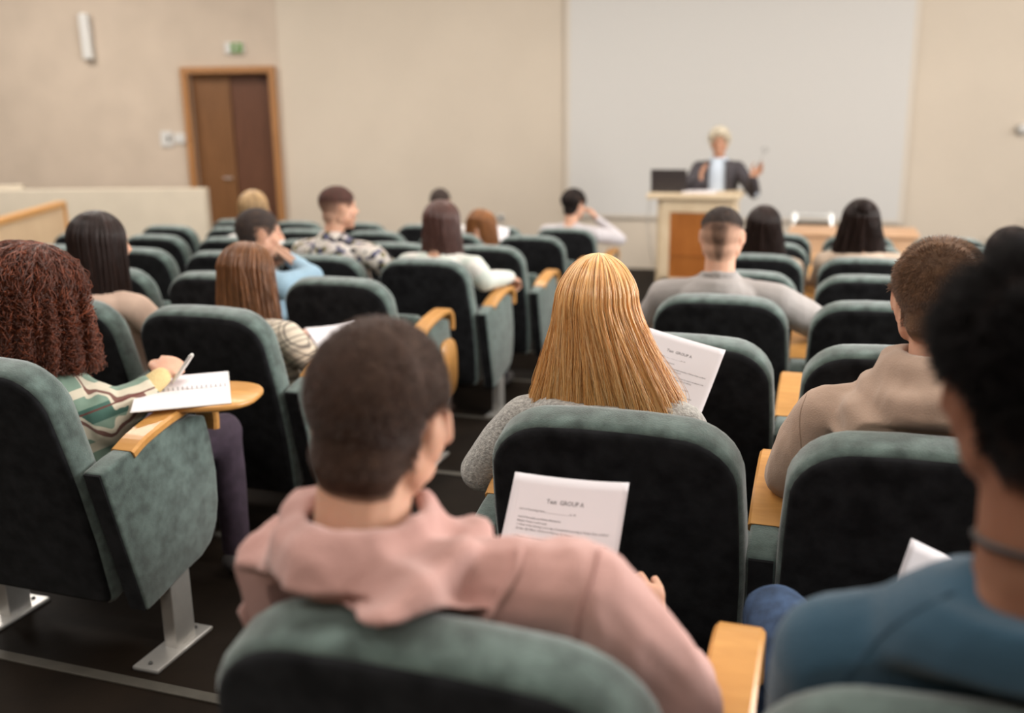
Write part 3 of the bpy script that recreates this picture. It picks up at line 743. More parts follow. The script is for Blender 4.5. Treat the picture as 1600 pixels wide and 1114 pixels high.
def short_hair(key, m, capm, thick=.006, length=.012, n=6000, rad=.0005, back=-.085, side=.0, front=.055, lenf=None, jitter=.5, maskf=None, name='hair', up=.0, seg=4, shadef=None):
    c = PEOPLE[key]; body, h, Rh, pel, hs = c['body'], c['h'], c['Rh'], c['pel'], c['hs']
    tree = bvh_of(body); o = h - pel; Ri = Rh.transposed(); ctr = o + Rh @ (V((0, -.012, .015))*hs)
    mf = maskf or (lambda p: hair_mask(p, back, side, front)); shades = []; shf = shadef or (lambda p, k: min(1, max(0, (k-.1)/1.6)))
    lenf = lenf or (lambda p: 1.0)
    NT, NP = 44, 60; bm = bmesh.new(); grid = []
    for i in range(NT+1):
        th = PI*(.002 + .80*i/NT); row = []
        for j in range(NP):
            ph = 2*PI*j/NP; dl_ = V((math.sin(th)*math.cos(ph), math.sin(th)*math.sin(ph), math.cos(th)))
            d = Rh @ dl_
            loc, nrm, idx, dist = tree.ray_cast(ctr + d*.30, -d, .30)
            if loc is None: loc = ctr + d*.08; nrm = d
            p = Ri @ (loc-o)/hs; k = mf(p)
            if (V((p.x, 0, 0)).length > .078) and p.z < .03: loc = ctr + d*.07
            t = thick*lenf(p)*min(1, max(-.6, k/2.2))
            row.append(bm.verts.new(loc + d*(t if k > 0 else -.006))); shades.append(shf(p, k))
        grid.append(row)
    for i in range(NT):
        for j in range(NP):
            bm.faces.new((grid[i][j], grid[i+1][j], grid[i+1][(j+1) % NP], grid[i][(j+1) % NP]))
    bm.faces.new(grid[0])
    cap = obj(name, bm, cap_mat(capm, body.data.materials[0]), body, True)
    at_ = cap.data.attributes.new('hair_density', 'FLOAT', 'POINT'); at_.data.foreach_set('value', shades)
    st = []; tries = 0
    rng = random.Random(hash(key) % 1000 if False else sum(map(ord, key)))
    while len(st) < n and tries < n*4:
        tries += 1
        z = rng.uniform(-.65, 1); a = rng.uniform(0, 2*PI); r = math.sqrt(1-z*z); dl_ = V((r*math.cos(a), r*math.sin(a), z))
        d = Rh @ dl_
        loc, nrm, idx, dist = tree.ray_cast(ctr + d*.30, -d, .30)
        if loc is None: continue
        p = Ri @ (loc-o)/hs; k = mf(p)
        if k < rng.uniform(-.4, .3) or (abs(p.x) > .078 and p.z < .03): continue
        L = length*lenf(p)*rng.uniform(.75, 1.15)
        if L < .0012: continue
        bl = min(1, max(0, (p.z-.0)/.11)); fl = V((0, -.15, -1.0))*(1-bl) + V((p.x*4, .25 if p.y > -.05 else -.6, -.15))*bl
        fl = Rh @ fl; fl = (fl - nrm*fl.dot(nrm)).normalized()
        dirv = (nrm*(.55+up) + fl*.6 + V((rng.gauss(0, 1), rng.gauss(0, 1), rng.gauss(0, 1)))*.22*jitter*2).normalized()
        q = [loc - nrm*.001]; cur = loc - nrm*.001
        for s_ in range(seg-1):
            cur = cur + dirv*(L/(seg-1)) + nrm*(thick*lenf(p)*.3/(seg-1)); dirv = (dirv + fl*.12 + V((0, 0, -.05))).normalized(); q.append(cur)
        st.append([tuple(v) for v in q])
    if st: hair_obj('hair_strands', st, m, cap, rad)
    return cap
def long_hair(key, m, basem, length=.32, flare=1.5, n=5000, rad=.0007, rx=.090, ry=.112, rz=.098, amax=115, nseg=20, curl=0.0, curln=9, wave=.004, rough_=.0, back=0.0, part=.0, yaw=None, tilt=0.0, lockamp=.035, spread_l=.05, xoff=0.0, flat=.30, name='hair', lay=(.93, 1.03), endjit=.03, top=0.0, bodyprof=None, amin=None, fexp=1.15, tmax=1.0):
    c = PEOPLE[key]; body, h, Rh, pel, hs = c['body'], c['h'], c['Rh'], c['pel'], c['hs']
    o = h - pel
    fwd = Rh @ V((0, 1, 0)); ya = math.atan2(fwd.x, fwd.y) if yaw is None else math.radians(yaw); Ry = Rz(-ya)
    C0 = V((0, -.012, .028)); rng = np.random.RandomState(sum(map(ord, key)))
    amx = math.radians(amax); amn = -amx if amin is None else math.radians(amin)
    def path(a, layer, cut, n1=7, n2=13, ph=0.0, am=1.0):
        pts = []
        lock = 1 + lockamp*(math.sin(a*19+1.3) + .6*math.sin(a*41+2.1))
        for i in range(n1):
            th = PI/2*(i/(n1-1))*1.0
            s = math.sin(th); x = rx*s*math.sin(a); y = -ry*s*math.cos(a); z = rz*math.cos(th)
            lk = 1 + (lock-1)*s
            p = C0 + V((x, y, z))*(layer*lk); p.x += part*(1-s); p.z += top*(1-s)
            w_ = h*0 + (Rh @ (p*hs))
            pts.append(w_)
        base = pts[-1]; e = C0 + V((rx*math.sin(a), -ry*math.cos(a), 0))
        Lz = length*cut
        for i in range(1, n2+1):
            t = i/n2; tr_ = t; f = 1 + (flare-1)*(min(t, tmax)**fexp)
            x = e.x*f*layer*lock; y = e.y*(1 - flat*t)*layer*lock - back*t
            if bodyprof: x, y = bodyprof(x, y, t)
            z = e.z - Lz*t
            p = Ry @ V((x + xoff*min(t, tmax), y, z))
            # blend out of the tilted head frame
            b0 = Ry @ V((e.x*layer*lock, e.y*layer*lock, e.z))
            p = p + (base-b0*hs)*(1-t*.5) if hs == 1 else p*hs + (base-b0*hs)*(1-t*.5)
            pts.append(p)
        return pts
    # base volume
    NA = 72; bm = bmesh.new(); grid = []
    for j in range(NA+1):
        a = amn + (amx-amn)*j/NA; grid.append([path(a, lay[0]-.012, 1.0-.02), path(a, .55, .96)])
    nk = len(grid[0][0])
    vo = [[bm.verts.new(o + p) for p in g[0]] for g in grid]; vi = [[bm.verts.new(o + p*1.0) for p in g[1]] for g in grid]
    for j in range(NA):
        for i in range(nk-1):
            bm.faces.new((vo[j][i], vo[j][i+1], vo[j+1][i+1], vo[j+1][i])); bm.faces.new((vi[j][i], vi[j+1][i], vi[j+1][i+1], vi[j][i+1]))
        bm.faces.new((vo[j][-1], vi[j][-1], vi[j+1][-1], vo[j+1][-1])); bm.faces.new((vo[j][0], vo[j+1][0], vi[j+1][0], vi[j][0]))
    for j in (0, NA):
        for i in range(nk-1): bm.faces.new((vo[j][i], vi[j][i], vi[j][i+1], vo[j][i+1]))
    bmesh.ops.recalc_face_normals(bm, faces=bm.faces)
    cap = obj(name, bm, basem, body, True)
    st = []
    for q in range(n):
        a = rng.uniform(amn, amx); layer = rng.uniform(*lay); cut = 1 - abs(rng.normal(0, endjit))*(1 if rng.rand() < .9 else 4)
        P = path(a, layer, cut); P = np.array([tuple(p) for p in P])
        t = np.linspace(0, 1, len(P)); t2 = np.linspace(0, 1, nseg)
        P = np.stack([np.interp(t2, t, P[:, i]) for i in range(3)], 1)
        env = np.clip(t2*2.2, 0, 1)
        ph = rng.uniform(0, 6.28, 3)
        if wave:
            aq = round(a*26)/26.0
            P[:, 0] += env*wave*(np.sin(t2*7+aq*40) + .5*np.sin(t2*13+ph[0])); P[:, 1] += env*wave*.6*np.sin(t2*6+aq*31+1)
            P[:, 0] += env*rng.normal(0, wave*.5)*t2
        if curl:
            cq = rng.randint(0, 9999); amp = curl*(.5+.7*rng.rand())*np.clip(t2*4+.15, 0, 1)
            P[:, 0] += amp*np.cos(t2*2*PI*curln*(.8+.4*rng.rand())+ph[0]); P[:, 1] += amp*np.sin(t2*2*PI*curln*(.8+.4*rng.rand())+ph[0]); P[:, 2] += amp*.8*np.sin(t2*2*PI*curln*.9+ph[1])
        P = P + np.array(o)
        if c['push']: P = seat_push(P + np.array(pel), c['push'], .006) - np.array(pel)
        st.append(P)
    if c['push']:
        me = cap.data; q = np.empty(len(me.vertices)*3, 'f'); me.vertices.foreach_get('co', q); q = q.reshape(-1, 3) + np.array(pel, 'f')
        q = seat_push(q, c['push'], .010) - np.array(pel, 'f'); me.vertices.foreach_set('co', q.ravel()); me.update()
    hair_obj('hair_strands', st, m, cap, rad, .55)
    return cap

def cowl(bm, c, b, reach_back=.15, reach_side=.115, drop_back=.15, drop_side=.05, rim=.03, r0=.070, folds=.010, seed=0.0, lean=0.0, amax=150, thick=.018):
    """soft hood lying round the neck and down the upper back"""
    X, Fw = c['X'], c['F']; NU, NV = 44, 14; am = math.radians(amax); top, botm = [], []
    for i in range(NU+1):
        a = -am + 2*am*i/NU; bk = max(0, math.cos(a))**1.3
        reach = reach_side + (reach_back-reach_side)*bk; drop = drop_side + (drop_back-drop_side)*bk
        rt, rb = [], []
        for j in range(NV+1):
            v = j/NV
            r = r0 + reach*(math.sin(v*PI/2)**.9); z = rim*math.cos(v*PI*.9)*(1-v*.4) - drop*(v**1.6)
            f = folds*(math.sin(v*11 + a*1.7*math.sin(a*.7+seed) + seed) + .7*noise.noise(V((a*2.2+seed, v*3.5, seed)))*2)*math.sin(PI*min(1, v*1.1+.05))
            r += f*.55; z += f*.8
            d = X*math.sin(a) - Fw*math.cos(a)
            p = b + d*r + X*(lean*v*bk) + V((0, 0, z))
            rt.append(p); rb.append(p - d*(thick*.35) - V((0, 0, thick)))
        top.append([bm.verts.new(p) for p in rt]); botm.append([bm.verts.new(p) for p in rb])
    for i in range(NU):
        for j in range(NV):
            bm.faces.new((top[i][j], top[i+1][j], top[i+1][j+1], top[i][j+1])); bm.faces.new((botm[i][j], botm[i][j+1], botm[i+1][j+1], botm[i+1][j]))
        for j in (0, NV): bm.faces.new((top[i][j], botm[i][j], botm[i+1][j], top[i+1][j]))
    for i in (0, NU):
        for j in range(NV): bm.faces.new((top[i][j], top[i][j+1], botm[i][j+1], botm[i][j]))
    bmesh.ops.recalc_face_normals(bm, faces=bm.faces)
    # rolled rim and seam edge
    tube(bm, [v.co + V((0, 0, -.004)) for v in [r[0] for r in top]], .012, 8); tube(bm, [r[NV].co + V((0, 0, -.008)) for r in top], .011, 8)

def seam_px(c, pts, r, m, off=.0, name='seam'):
    """stitched seam lying on the surface of the garment"""
    me = c['shirt'].data; tree = BVHTree.FromPolygons([v.co.copy() for v in me.vertices], [tuple(p.vertices) for p in me.polygons])
    P = []
    for q in spline([(a, b, 0) for a, b in pts], 5):
        d = _fw + _R*((q.x-800)/F_PX) - _U*((q.y-557)/F_PX); d.normalize()
        hit = tree.ray_cast(CAM - c['pel'], d)
        if hit[0] is not None: P.append(hit[0] + hit[1]*off)
    if len(P) > 2:
        bm = bmesh.new(); tube(bm, P, r, 8); obj(name, bm, m, c['shirt'], True)
# ------------------------------------------------------------------ clothes
M['shoe'] = simple('dark_shoe', (.05, .045, .045), rough=.6)
M['shoe_white'] = simple('white_shoe', (.7, .68, .62), rough=.6)
M['dark_trousers'] = simple('dark_trousers', (.022, .020, .026), .2, 30, .2, 200, rough=.9)
M['jeans'] = simple('blue_denim', (.035, .065, .13), .35, 40, .2, 300, rough=.9)
M['plum_trousers'] = simple('plum_trousers', (.045, .028, .045), .2, 30, rough=.9)
M['pink'] = simple('dusty_pink_fleece', (.50, .285, .25), .06, 6, .25, 350, rough=.95, sheen=.25, spec=.15)
M['beige'] = simple('beige_fleece', (.41, .29, .22), .06, 6, .25, 350, rough=.95, sheen=.25, spec=.15)
M['blue'] = simple('blue_knit', (.036, .080, .120), .10, 10, .3, 260, rough=.95, sheen=.2, spec=.15)
M['greyknit'] = simple('heather_grey_knit', (.40, .38, .35), .30, 110, .6, 220, rough=1, sheen=.3, spec=.1)
M['camel'] = simple('blush_top', (.58, .41, .32), .04, 6, .1, 120, rough=.8)
M['lightblue'] = simple('light_blue_cotton', (.27, .40, .50), .08, 12, .15, 120, rough=.8)
M['palegrey'] = simple('pale_grey_cotton', (.33, .30, .285), .06, 10, .15, 120, rough=.85)
M['whiteshirt'] = simple('white_cotton', (.68, .65, .62), .05, 8, .1, 100, rough=.8)
M['white_shirt'] = M['whiteshirt']
M['lilac'] = simple('grey_lilac_cotton', (.50, .46, .47), .06, 10, .1, 100, rough=.85)
M['blazer'] = simple('charcoal_blazer', (.048, .040, .045), .1, 20, rough=.8)
M['shirtblue'] = simple('pale_blue_shirt', (.50, .56, .64), .04, 8, rough=.7)
M['tancoat'] = simple('tan_top', (.50, .38, .29), .06, 8, rough=.85)
G_ = (.028, .085, .068); CR = (.62, .54, .42); MR = (.12, .035, .03)
M['greenplaid'] = plaid('green_cream_plaid', (.17, .245, .19), [
    (0, 6.6, .15, .34, G_, .92), (2, 6.6, .30, .30, G_, .85), (0, 6.6, .62, .16, CR, .85), (2, 6.6, .78, .16, CR, .85),
    (0, 6.6, .52, .035, MR, .9), (0, 6.6, .88, .035, MR, .9), (2, 6.6, .10, .035, MR, .9)], (0, .35, .5))
M['creamplaid'] = plaid('cream_plaid', (.60, .51, .40), [(0, 14, .0, .20, (.28, .23, .19), .55), (2, 14, .0, .20, (.28, .23, .19), .55), (0, 14, .35, .07, (.06, .05, .05), .7), (2, 14, .35, .07, (.06, .05, .05), .7), (0, 14, .55, .07, (.06, .05, .05), .6), (2, 14, .6, .07, (.06, .05, .05), .6)], (.1, .5, .3))
def floral_mat():
    m, nt, b = new_mat('flowered_cotton'); setp(b, rough=.85, spec=.2)
    tc = nt.nodes.new('ShaderNodeTexCoord'); v = nt.nodes.new('ShaderNodeTexVoronoi'); v.inputs['Scale'].default_value = 36
    nt.links.new(tc.outputs['Object'], v.inputs['Vector'])
    sp = nt.nodes.new('ShaderNodeSeparateColor'); nt.links.new(v.outputs['Color'], sp.inputs[0])
    r = nt.nodes.new('ShaderNodeValToRGB'); r.color_ramp.interpolation = 'CONSTANT'
    cols = [(.62, .56, .50), (.10, .10, .17), (.58, .50, .46), (.14, .12, .03), (.66, .60, .56), (.05, .045, .05)]
    while len(r.color_ramp.elements) < 6: r.color_ramp.elements.new(.5)
    for i, c in enumerate(cols): r.color_ramp.elements[i].position = [0, .28, .42, .62, .72, .88][i]; r.color_ramp.elements[i].color = (*c, 1)
    nt.links.new(sp.outputs[0], r.inputs['Fac']); nt.links.new(r.outputs['Color'], b.inputs['Base Color']); return m
M['floral'] = floral_mat()
def mint_mat():
    m, nt, b = new_mat('mint_white_print'); setp(b, rough=.8, spec=.2)
    tc = nt.nodes.new('ShaderNodeTexCoord'); n = nt.nodes.new('ShaderNodeTexNoise'); n.inputs['Scale'].default_value = 9
    nt.links.new(tc.outputs['Object'], n.inputs['Vector'])
    r = nt.nodes.new('ShaderNodeValToRGB'); r.color_ramp.elements[0].position = .42; r.color_ramp.elements[1].position = .56
    r.color_ramp.elements[0].color = (.56, .60, .54, 1); r.color_ramp.elements[1].color = (.70, .67, .62, 1)
    nt.links.new(n.outputs['Fac'], r.inputs['Fac']); nt.links.new(r.outputs['Color'], b.inputs['Base Color']); return m
M['mint'] = mint_mat()
# hair
def hm(name, c, f=1.9, rough=.38, spec=.5):
    return (hairmat(name, [tuple(x*.6 for x in c), c, tuple(min(1, x*f) for x in c)], rough, spec), simple(name+'_mass', tuple(x*.7 for x in c), .5, 60, rough=.7, spec=.2))
HB = dict(brownshort=hm('brown_short_hair', (.060, .032, .022), 2.6), sandy=hm('sandy_brown_hair', (.17, .095, .055), 2.4), black=hm('black_hair', (.006, .004, .004), 1.6, .55, .2),
          blonde=(hairmat('golden_blonde_hair', [(.30, .12, .030), (.70, .34, .10), (.88, .52, .20), (.95, .72, .40)], .30, .8), simple('golden_blonde_mass', (.20, .09, .028), .5, 60, rough=.6)),
          auburn=hm('auburn_hair', (.080, .019, .007), 3.0), darkbrown=hm('dark_brown_hair', (.020, .010, .008), 2.2, .36, .35), brown=hm('chestnut_hair', (.16, .066, .026), 2.2, .33), plum=hm('plum_brown_hair', (.085, .036, .028), 2.0, .35),
          ginger=hm('ginger_hair', (.26, .105, .035), 1.9), ash=hm('ash_blonde_hair', (.40, .26, .13), 1.6), grey=hm('silver_hair', (.70, .61, .47), 1.4), fade=hm('dark_stubble', (.045, .032, .028), 2))

# --- young man in the pink hoodie, nearest row
def pink_hood(bm, c):
    cowl(bm, c, c['c7'] + V((.012, .012, .012)), reach_back=.135, reach_side=.085, drop_back=.165, drop_side=.055, rim=.032, r0=.072, folds=.021, seed=1.2, lean=.05, thick=.022)
    cowl(bm, c, c['c7'] + V((.03, .015, -.018)), reach_back=.150, reach_side=.085, drop_back=.20, drop_side=.050, rim=.018, r0=.080, folds=.016, seed=3.9, lean=.06, thick=.022, amax=140)
c0 = person('pink', 'young man with cropped brown hair in a dusty pink hoodie, leaning on his elbow', (583, 495), .98, (PX, 0), yaw=-3, nod=10, roll=5, tyaw=14, spos={-1: at(500, 905, Y=1.0), 1: at(902, 925, Y=.955)}, vox=.0045, svox=.0065, shirt='hoodie', shirtcol='pink', build=1.0, sh_w=.19, kpos={1: (-.30, 1.50, .90), -1: (-.52, 1.52, .90)},
       hands={1: (-.236, 1.36, 1.036), -1: (-.54, 1.28, 1.08)}, epos={1: at(1062, 1085, Y=1.02), -1: at(520, 1120, Y=1.08)}, neckr=.056, fold=(.011, 11), extra=pink_hood, hair_h=.008, sleeve=1.18, pelv=(-.42, 1.13, .935),
       handopts={1: dict(d=V((-.12, .1, .95)), n=V((.45, -.88, .1)), curl=(.8, .85, .9, .9), side=-1), -1: dict(d=V((.3, .6, .3)), n=V((-.6, -.6, .4)))}, trousers='jeans', smoothc=3)
def pink_len(p): return .55 + .45*max(0, min(1, (p.z+.02)/.07))
short_hair('pink', *HB['brownshort'], thick=.006, length=.011, n=26000, rad=.00055, back=-.090, side=.0, lenf=pink_len)

# --- man in the blue sweater, right edge
def blue_neck(bm, c): pass
c1 = person('blue', 'person with black tufted hair in a blue sweater at the right edge, nearest row', (1668, 412), .95, (QX, 0), yaw=-4, nod=4, roll=0, vox=.0055, svox=.008, shirt='sweater', shirtcol='blue', skinm='skin_dark', build=1.04, sh_w=.170, shoulder_drop=.035,
       hands={-1: (.10, 1.34, 1.06), 1: (.42, 1.25, 1.05)}, elbows={-1: V((-.5, -.3, -1)), 1: V((.6, -.3, -1))}, fold=(.004, 5), hair_h=.01, neckr=.056, kpos={-1: (-.04, 1.53, 1.01), 1: (.42, 1.53, .93)}, pelv=(.24, 1.14, .935), collar=.0, trousers='jeans',
       handopts={-1: dict(d=V((.1, .5, .8)), n=V((-.3, -.8, .3)))})
hb = short_hair('blue', *HB['black'], thick=.020, length=.042, n=9000, rad=.0011, back=-.075, side=-.0, lenf=lambda p: .22 + .85*max(0, min(1, (p.z-.0)/.07)), jitter=1.3, up=.8, seg=5)
nb = bmesh.new(); c = c1; pts = [c['c7'] + V((0, .012, .022)) + c['X']*(.0585*math.cos(a)) + c['F']*(.062*math.sin(a)) + V((0, 0, -.010*math.sin(a))) - c['pel'] for a in [2*PI*i/24 for i in range(25)]]
tube(nb, pts, .0035, 6); obj('necklace', nb, M['black'], c['body'], True)

# --- long-haired blonde woman, in focus
c2 = person('blonde', 'woman with long golden blonde hair in a heather grey knit sweater, seen from behind', (935, 408), 1.99, (PX, 1), yaw=4, nod=6, vox=.006, svox=.007, shirt='sweater', shirtcol='greyknit', build=.97, sh_w=.185, spos={-1: at(822, 657, Y=1.98)},
       hands={1: (-.31, 2.27, 1.01), -1: (-.52, 2.28, 1.02)}, elbows={-1: V((-1, -.25, -.45)), 1: V((.6, -.2, -1))}, fold=(.003, 9), hair_h=.008, sleeve=1.15, neckr=.048, epos={-1: at(753, 734, Y=2.0)}, handopts={1: dict(d=V((.0, .4, .9)), n=V((.5, -.8, 0)), curl=(.8, .8, .8, .8))})
c2b = long_hair('blonde', *HB['blonde'], length=.42, flare=3.05, fexp=1.2, tmax=.60, xoff=.040, n=19000, rad=.0005, rx=.081, ry=.110, rz=.110, amax=122, nseg=24, wave=.006, lockamp=.018, endjit=.03, lay=(.92, 1.045), flat=.25, tilt=0)

# --- boy in the beige hoodie
def beige_hood(bm, c):
    cowl(bm, c, c['c7'] + V((0, .012, .018)), reach_back=.085, reach_side=.075, drop_back=.11, drop_side=.045, rim=.030, r0=.064, folds=.010, seed=2.2, lean=.03, thick=.020)
    cowl(bm, c, c['c7'] + V((0, .01, -.015)), reach_back=.105, reach_side=.105, drop_back=.15, drop_side=.060, rim=.015, r0=.070, folds=.010, seed=5.1, lean=.02, thick=.020, amax=140)
c3 = person('boy', 'boy with short sandy-brown hair and a beige hoodie, elbow on the shared armrest', (1478, 374), 1.96, (QX, 1), yaw=10, nod=8, roll=-3, vox=.0045, svox=.007, shirt='hoodie', shirtcol='beige', build=1.0, sh_w=.185, hs=.96,
       hands={-1: (.04, 2.27, 1.06), 1: (.33, 2.25, 1.0)}, epos={-1: (-.045, 2.0, 1.10)}, elbows={1: V((.6, -.3, -1))}, fold=(.008, 11), extra=beige_hood, hair_h=.01, sleeve=1.2, neckr=.050, trousers='jeans')
short_hair('boy', *HB['sandy'], thick=.010, length=.018, n=30000, rad=.00045, back=-.080, side=.005, lenf=lambda p: .35 + .75*max(0, min(1, (p.z+.01)/.08)), up=.1, jitter=.45)

# --- auburn curly woman writing
nbk = at(280, 606, Z=rowZ(1)+.715)
c4 = person('auburn', 'woman with voluminous curly auburn hair in a green and cream plaid shirt, writing', (48, 388), 2.02, (Lx(1), 1), yaw=24, nod=16, roll=5, vox=.0055, svox=.008, shirt='plaid_shirt', shirtcol='greenplaid', build=1.08, sh_w=.19,
       hands={1: (-1.80, 2.205, 1.128), -1: (-2.15, 2.2, 1.0)}, epos={1: at(163, 662, Y=2.05)}, spos={1: at(118, 618, Y=2.02)}, elbows={-1: V((-.6, -.3, -1))}, fold=(.008, 9), hair_h=.02, sleeve=1.5, trousers='plum_trousers', sleeve_end=.05,
       handopts={1: dict(d=V((-.15, .75, .30)), n=V((.35, -.25, .85)), curl=(.75, .85, .95, 1.0), side=-1, thumb=((.6, .7, -.3), (.2, .9, -.5), (-.2, .9, -.4)))}, tyaw=12)
long_hair('auburn', *HB['auburn'], length=.205, flare=1.22, n=7000, rad=.0009, rx=.135, ry=.150, rz=.115, amax=128, nseg=46, curl=.011, curln=9, wave=.010, lockamp=.06, endjit=.08, lay=(.84, 1.07), flat=-.05)
cu = bmesh.new(); w1 = c4['W'][1]; e1 = c4['E'][1]; tube(cu, [w1 + (e1-w1)*.02 - c4['pel'], w1 + (e1-w1)*.26 - c4['pel']], [.029, .034], 14)
M['yellowcuff'] = simple('pale_yellow_cuff', (.66, .50, .24), .05, 30, .3, 200, rough=.9); obj('cuff', cu, M['yellowcuff'], c4['body'], True)

# --- woman with very long black hair
person('dark', 'woman with very long straight black-brown hair in a blush top, far left', (152, 330), 2.90, (Lx(2), 2), yaw=20, nod=5, vox=.007, svox=.010, shirt='top', shirtcol='camel', build=.98, sh_w=.175, fold=(.002, 5), hair_h=.008,
       hands={1: (-2.35, 3.25, 1.0)}, elbows={1: V((.6, -.4, -1))})
long_hair('dark', *HB['darkbrown'], length=.42, flare=1.12, n=4500, rad=.0009, rx=.094, ry=.110, amax=130, wave=.002, lockamp=.015, endjit=.015, flat=.1, tilt=0)

# --- brown-haired woman with cream plaid shirt
person('plaid', 'woman with straight chestnut hair in a cream plaid shirt, holding white papers', (386, 380), 2.95, (Lx(1), 2), yaw=14, nod=16, roll=-4, vox=.007, svox=.009, shirt='plaid_shirt', shirtcol='creamplaid', build=.98, sh_w=.18, fold=(.005, 9), hair_h=.008,
       hands={1: (-1.80, 3.28, .96)}, elbows={1: V((.7, -.5, -1))}, pelv=(-1.97, 3.03, .83))
long_hair('plaid', *HB['brown'], length=.30, flare=1.40, n=5500, rad=.0009, rx=.092, ry=.112, amax=112, wave=.004, lockamp=.03, endjit=.03, flat=.1)

# --- man in light blue shirt, fist at chin
person('blueshirt', 'bearded man in a light blue shirt resting his chin on his fist, in profile', (402, 325), 3.92, (Lx(2), 3), yaw=42, nod=4, vox=.006, svox=.010, shirt='shirt', shirtcol='lightblue', build=1.08, sh_w=.19, fold=(.006, 9), hair_h=.006, tyaw=18,
       hands={1: at(452, 404, Y=4.04), -1: (-2.75, 4.1, .9)}, epos={1: at(490, 432, Y=3.97)}, handopts={1: dict(d=V((-.85, .15, .30)), n=V((.15, -.75, .6)), curl=(.8, .85, .9, .9), side=-1)}, collar=.0)
short_hair('blueshirt', *HB['fade'], thick=.007, length=.012, n=3500, rad=.0008, back=-.085, side=.0)

# --- dark-rooted blonde by the door
person('cap', 'person with dark-rooted ash-blonde hair and a cream top, in front of the double door', (397, 297), 5.72, (Lx(4), 5), yaw=8, vox=.009, svox=.012, shirt='top', shirtcol='whiteshirt', build=.95, fold=(.004, 8), hair_h=.008)
long_hair('cap', *HB['ash'], length=.22, flare=1.25, n=1500, rad=.0016, amax=112, wave=.004)
PEOPLE['cap2'] = PEOPLE['cap']

# --- man in flowered shirt
person('floral', 'man with a short fade haircut and beard in a flowered shirt, head turned right', (527, 291), 4.76, (Lx(2), 4), yaw=38, nod=2, vox=.007, svox=.011, shirt='flowered_shirt', shirtcol='floral', build=1.15, sh_w=.20, fold=(.006, 8), hair_h=.006, tyaw=8, collar=.03,
       hands={1: (-2.36, 5.12, .95), -1: (-2.8, 5.1, .95)}, elbows={1: V((.9, -.3, -.8)), -1: V((-.6, -.3, -.8))})
short_hair('floral', *HB['plum'], thick=.009, length=.012, n=3500, rad=.0009, back=-.070, side=.0, lenf=lambda p: .12 + 1.0*max(0, min(1, (p.z-.0)/.06)), shadef=lambda p, k: min(1, max(0, k/1.5))*(.35+.65*max(0, min(1, (p.z+.01)/.06))))

# --- brunette in mint-white jacket
person('mint', 'woman with long plum-brown hair in a mint and white jacket, arm over the armrest', (690, 313), 4.82, (Lx(1), 4), yaw=8, nod=8, vox=.007, svox=.010, shirt='jacket', shirtcol='mint', build=1.05, sh_w=.19, fold=(.009, 9), hair_h=.008, sleeve=1.2,
       hands={1: (-1.70, 5.06, .955)}, epos={1: (-1.76, 4.83, .97)}, handopts={1: dict(d=V((.2, .9, -.3)), n=V((.2, -.1, 1)))}, sleeve_end=-.02)
long_hair('mint', *HB['plum'], length=.34, flare=1.42, n=3500, rad=.0011, rx=.092, ry=.112, amax=115, wave=.003, lockamp=.02, endjit=.02)

person('mb', 'dark-haired man in a white shirt, front row, mostly behind the plum-haired woman', (688, 294), 7.55, (Lx(3), 7), vox=.010, svox=.013, shirt='shirt', shirtcol='whiteshirt', build=1.0, hair_h=.008)
short_hair('mb', *HB['fade'], thick=.010, length=.014, n=1200, rad=.0014)
person('ginger', 'ginger-haired woman bending low over her seat, second from the aisle', (752, 328), 6.74, (Lx(2), 6), nod=22, yaw=10, vox=.009, svox=.012, shirt='top', shirtcol='tancoat', build=.95, hair_h=.01, pelv=(-2.50, 6.74, .60))
long_hair('ginger', *HB['ginger'], length=.17, flare=1.35, n=2000, rad=.0014, rx=.100, ry=.118, wave=.008, lockamp=.04)
person('blackh', 'black-haired man in a grey-lilac shirt, cheek on his hand, left block front aisle seat', (897, 294), 7.62, (Lx(1), 7), yaw=22, nod=6, vox=.008, svox=.011, shirt='shirt', shirtcol='lilac', build=1.1, sh_w=.20, hair_h=.022,
       hands={1: (-1.84, 7.78, 1.00)}, elbows={1: V((.9, 0, -.8))}, handopts={1: dict(d=V((-.5, -.1, .75)), n=V((.8, .2, .3)), curl=(.4, .4, .45, .5), side=-1)}, fold=(.006, 8), tyaw=8)
short_hair('blackh', *HB['black'], thick=.022, length=.022, n=2500, rad=.0014, back=-.088, side=-.005, lenf=lambda p: .35 + .75*max(0, min(1, (p.z+.02)/.06)))
# --- man with fade in the pale grey shirt
def fade_mask(p):
    top_ = (p.z - (.052 - .012*max(0, -p.y/.1)))/.014
    return top_ if p.y < .095 else -1
def nape_mask(p):
    if p.y > -.03 or p.z > .05: return -1
    return min((.034 - abs(p.x) - max(0, .03-p.z)*.20)/.010, (p.z+.085)/.012)
person('grey', 'man with a two-tone fade haircut in a pale grey shirt, seen from behind', (1130, 323), 3.83, (PX, 3), yaw=0, nod=2, vox=.006, svox=.009, shirt='shirt', shirtcol='palegrey', build=1.12, sh_w=.20, fold=(.007, 9), hair_h=.006, collar=.028, neckr=.058,
       hands={1: (-.10, 4.17, 1.0), -1: (-.62, 4.2, .95)}, elbows={1: V((.9, -.5, -.35)), -1: V((-.7, -.3, -.8))}, sleeve=1.15, skinm='skin_pale' if 'skin_pale' in M else 'skin')
def grey_shade(p, k):
    a = min(1, max(0, (p.z-.030+.25*min(0, p.y+.02))/.022)) if p.y < .095 else 0
    v = min(1, max(0, (.040-abs(p.x)-max(0, .02-p.z)*.22)/.016))*.72 if p.y < -.03 else 0
    return min(1, max(a, v, .20))*min(1, max(0, k/1.2))
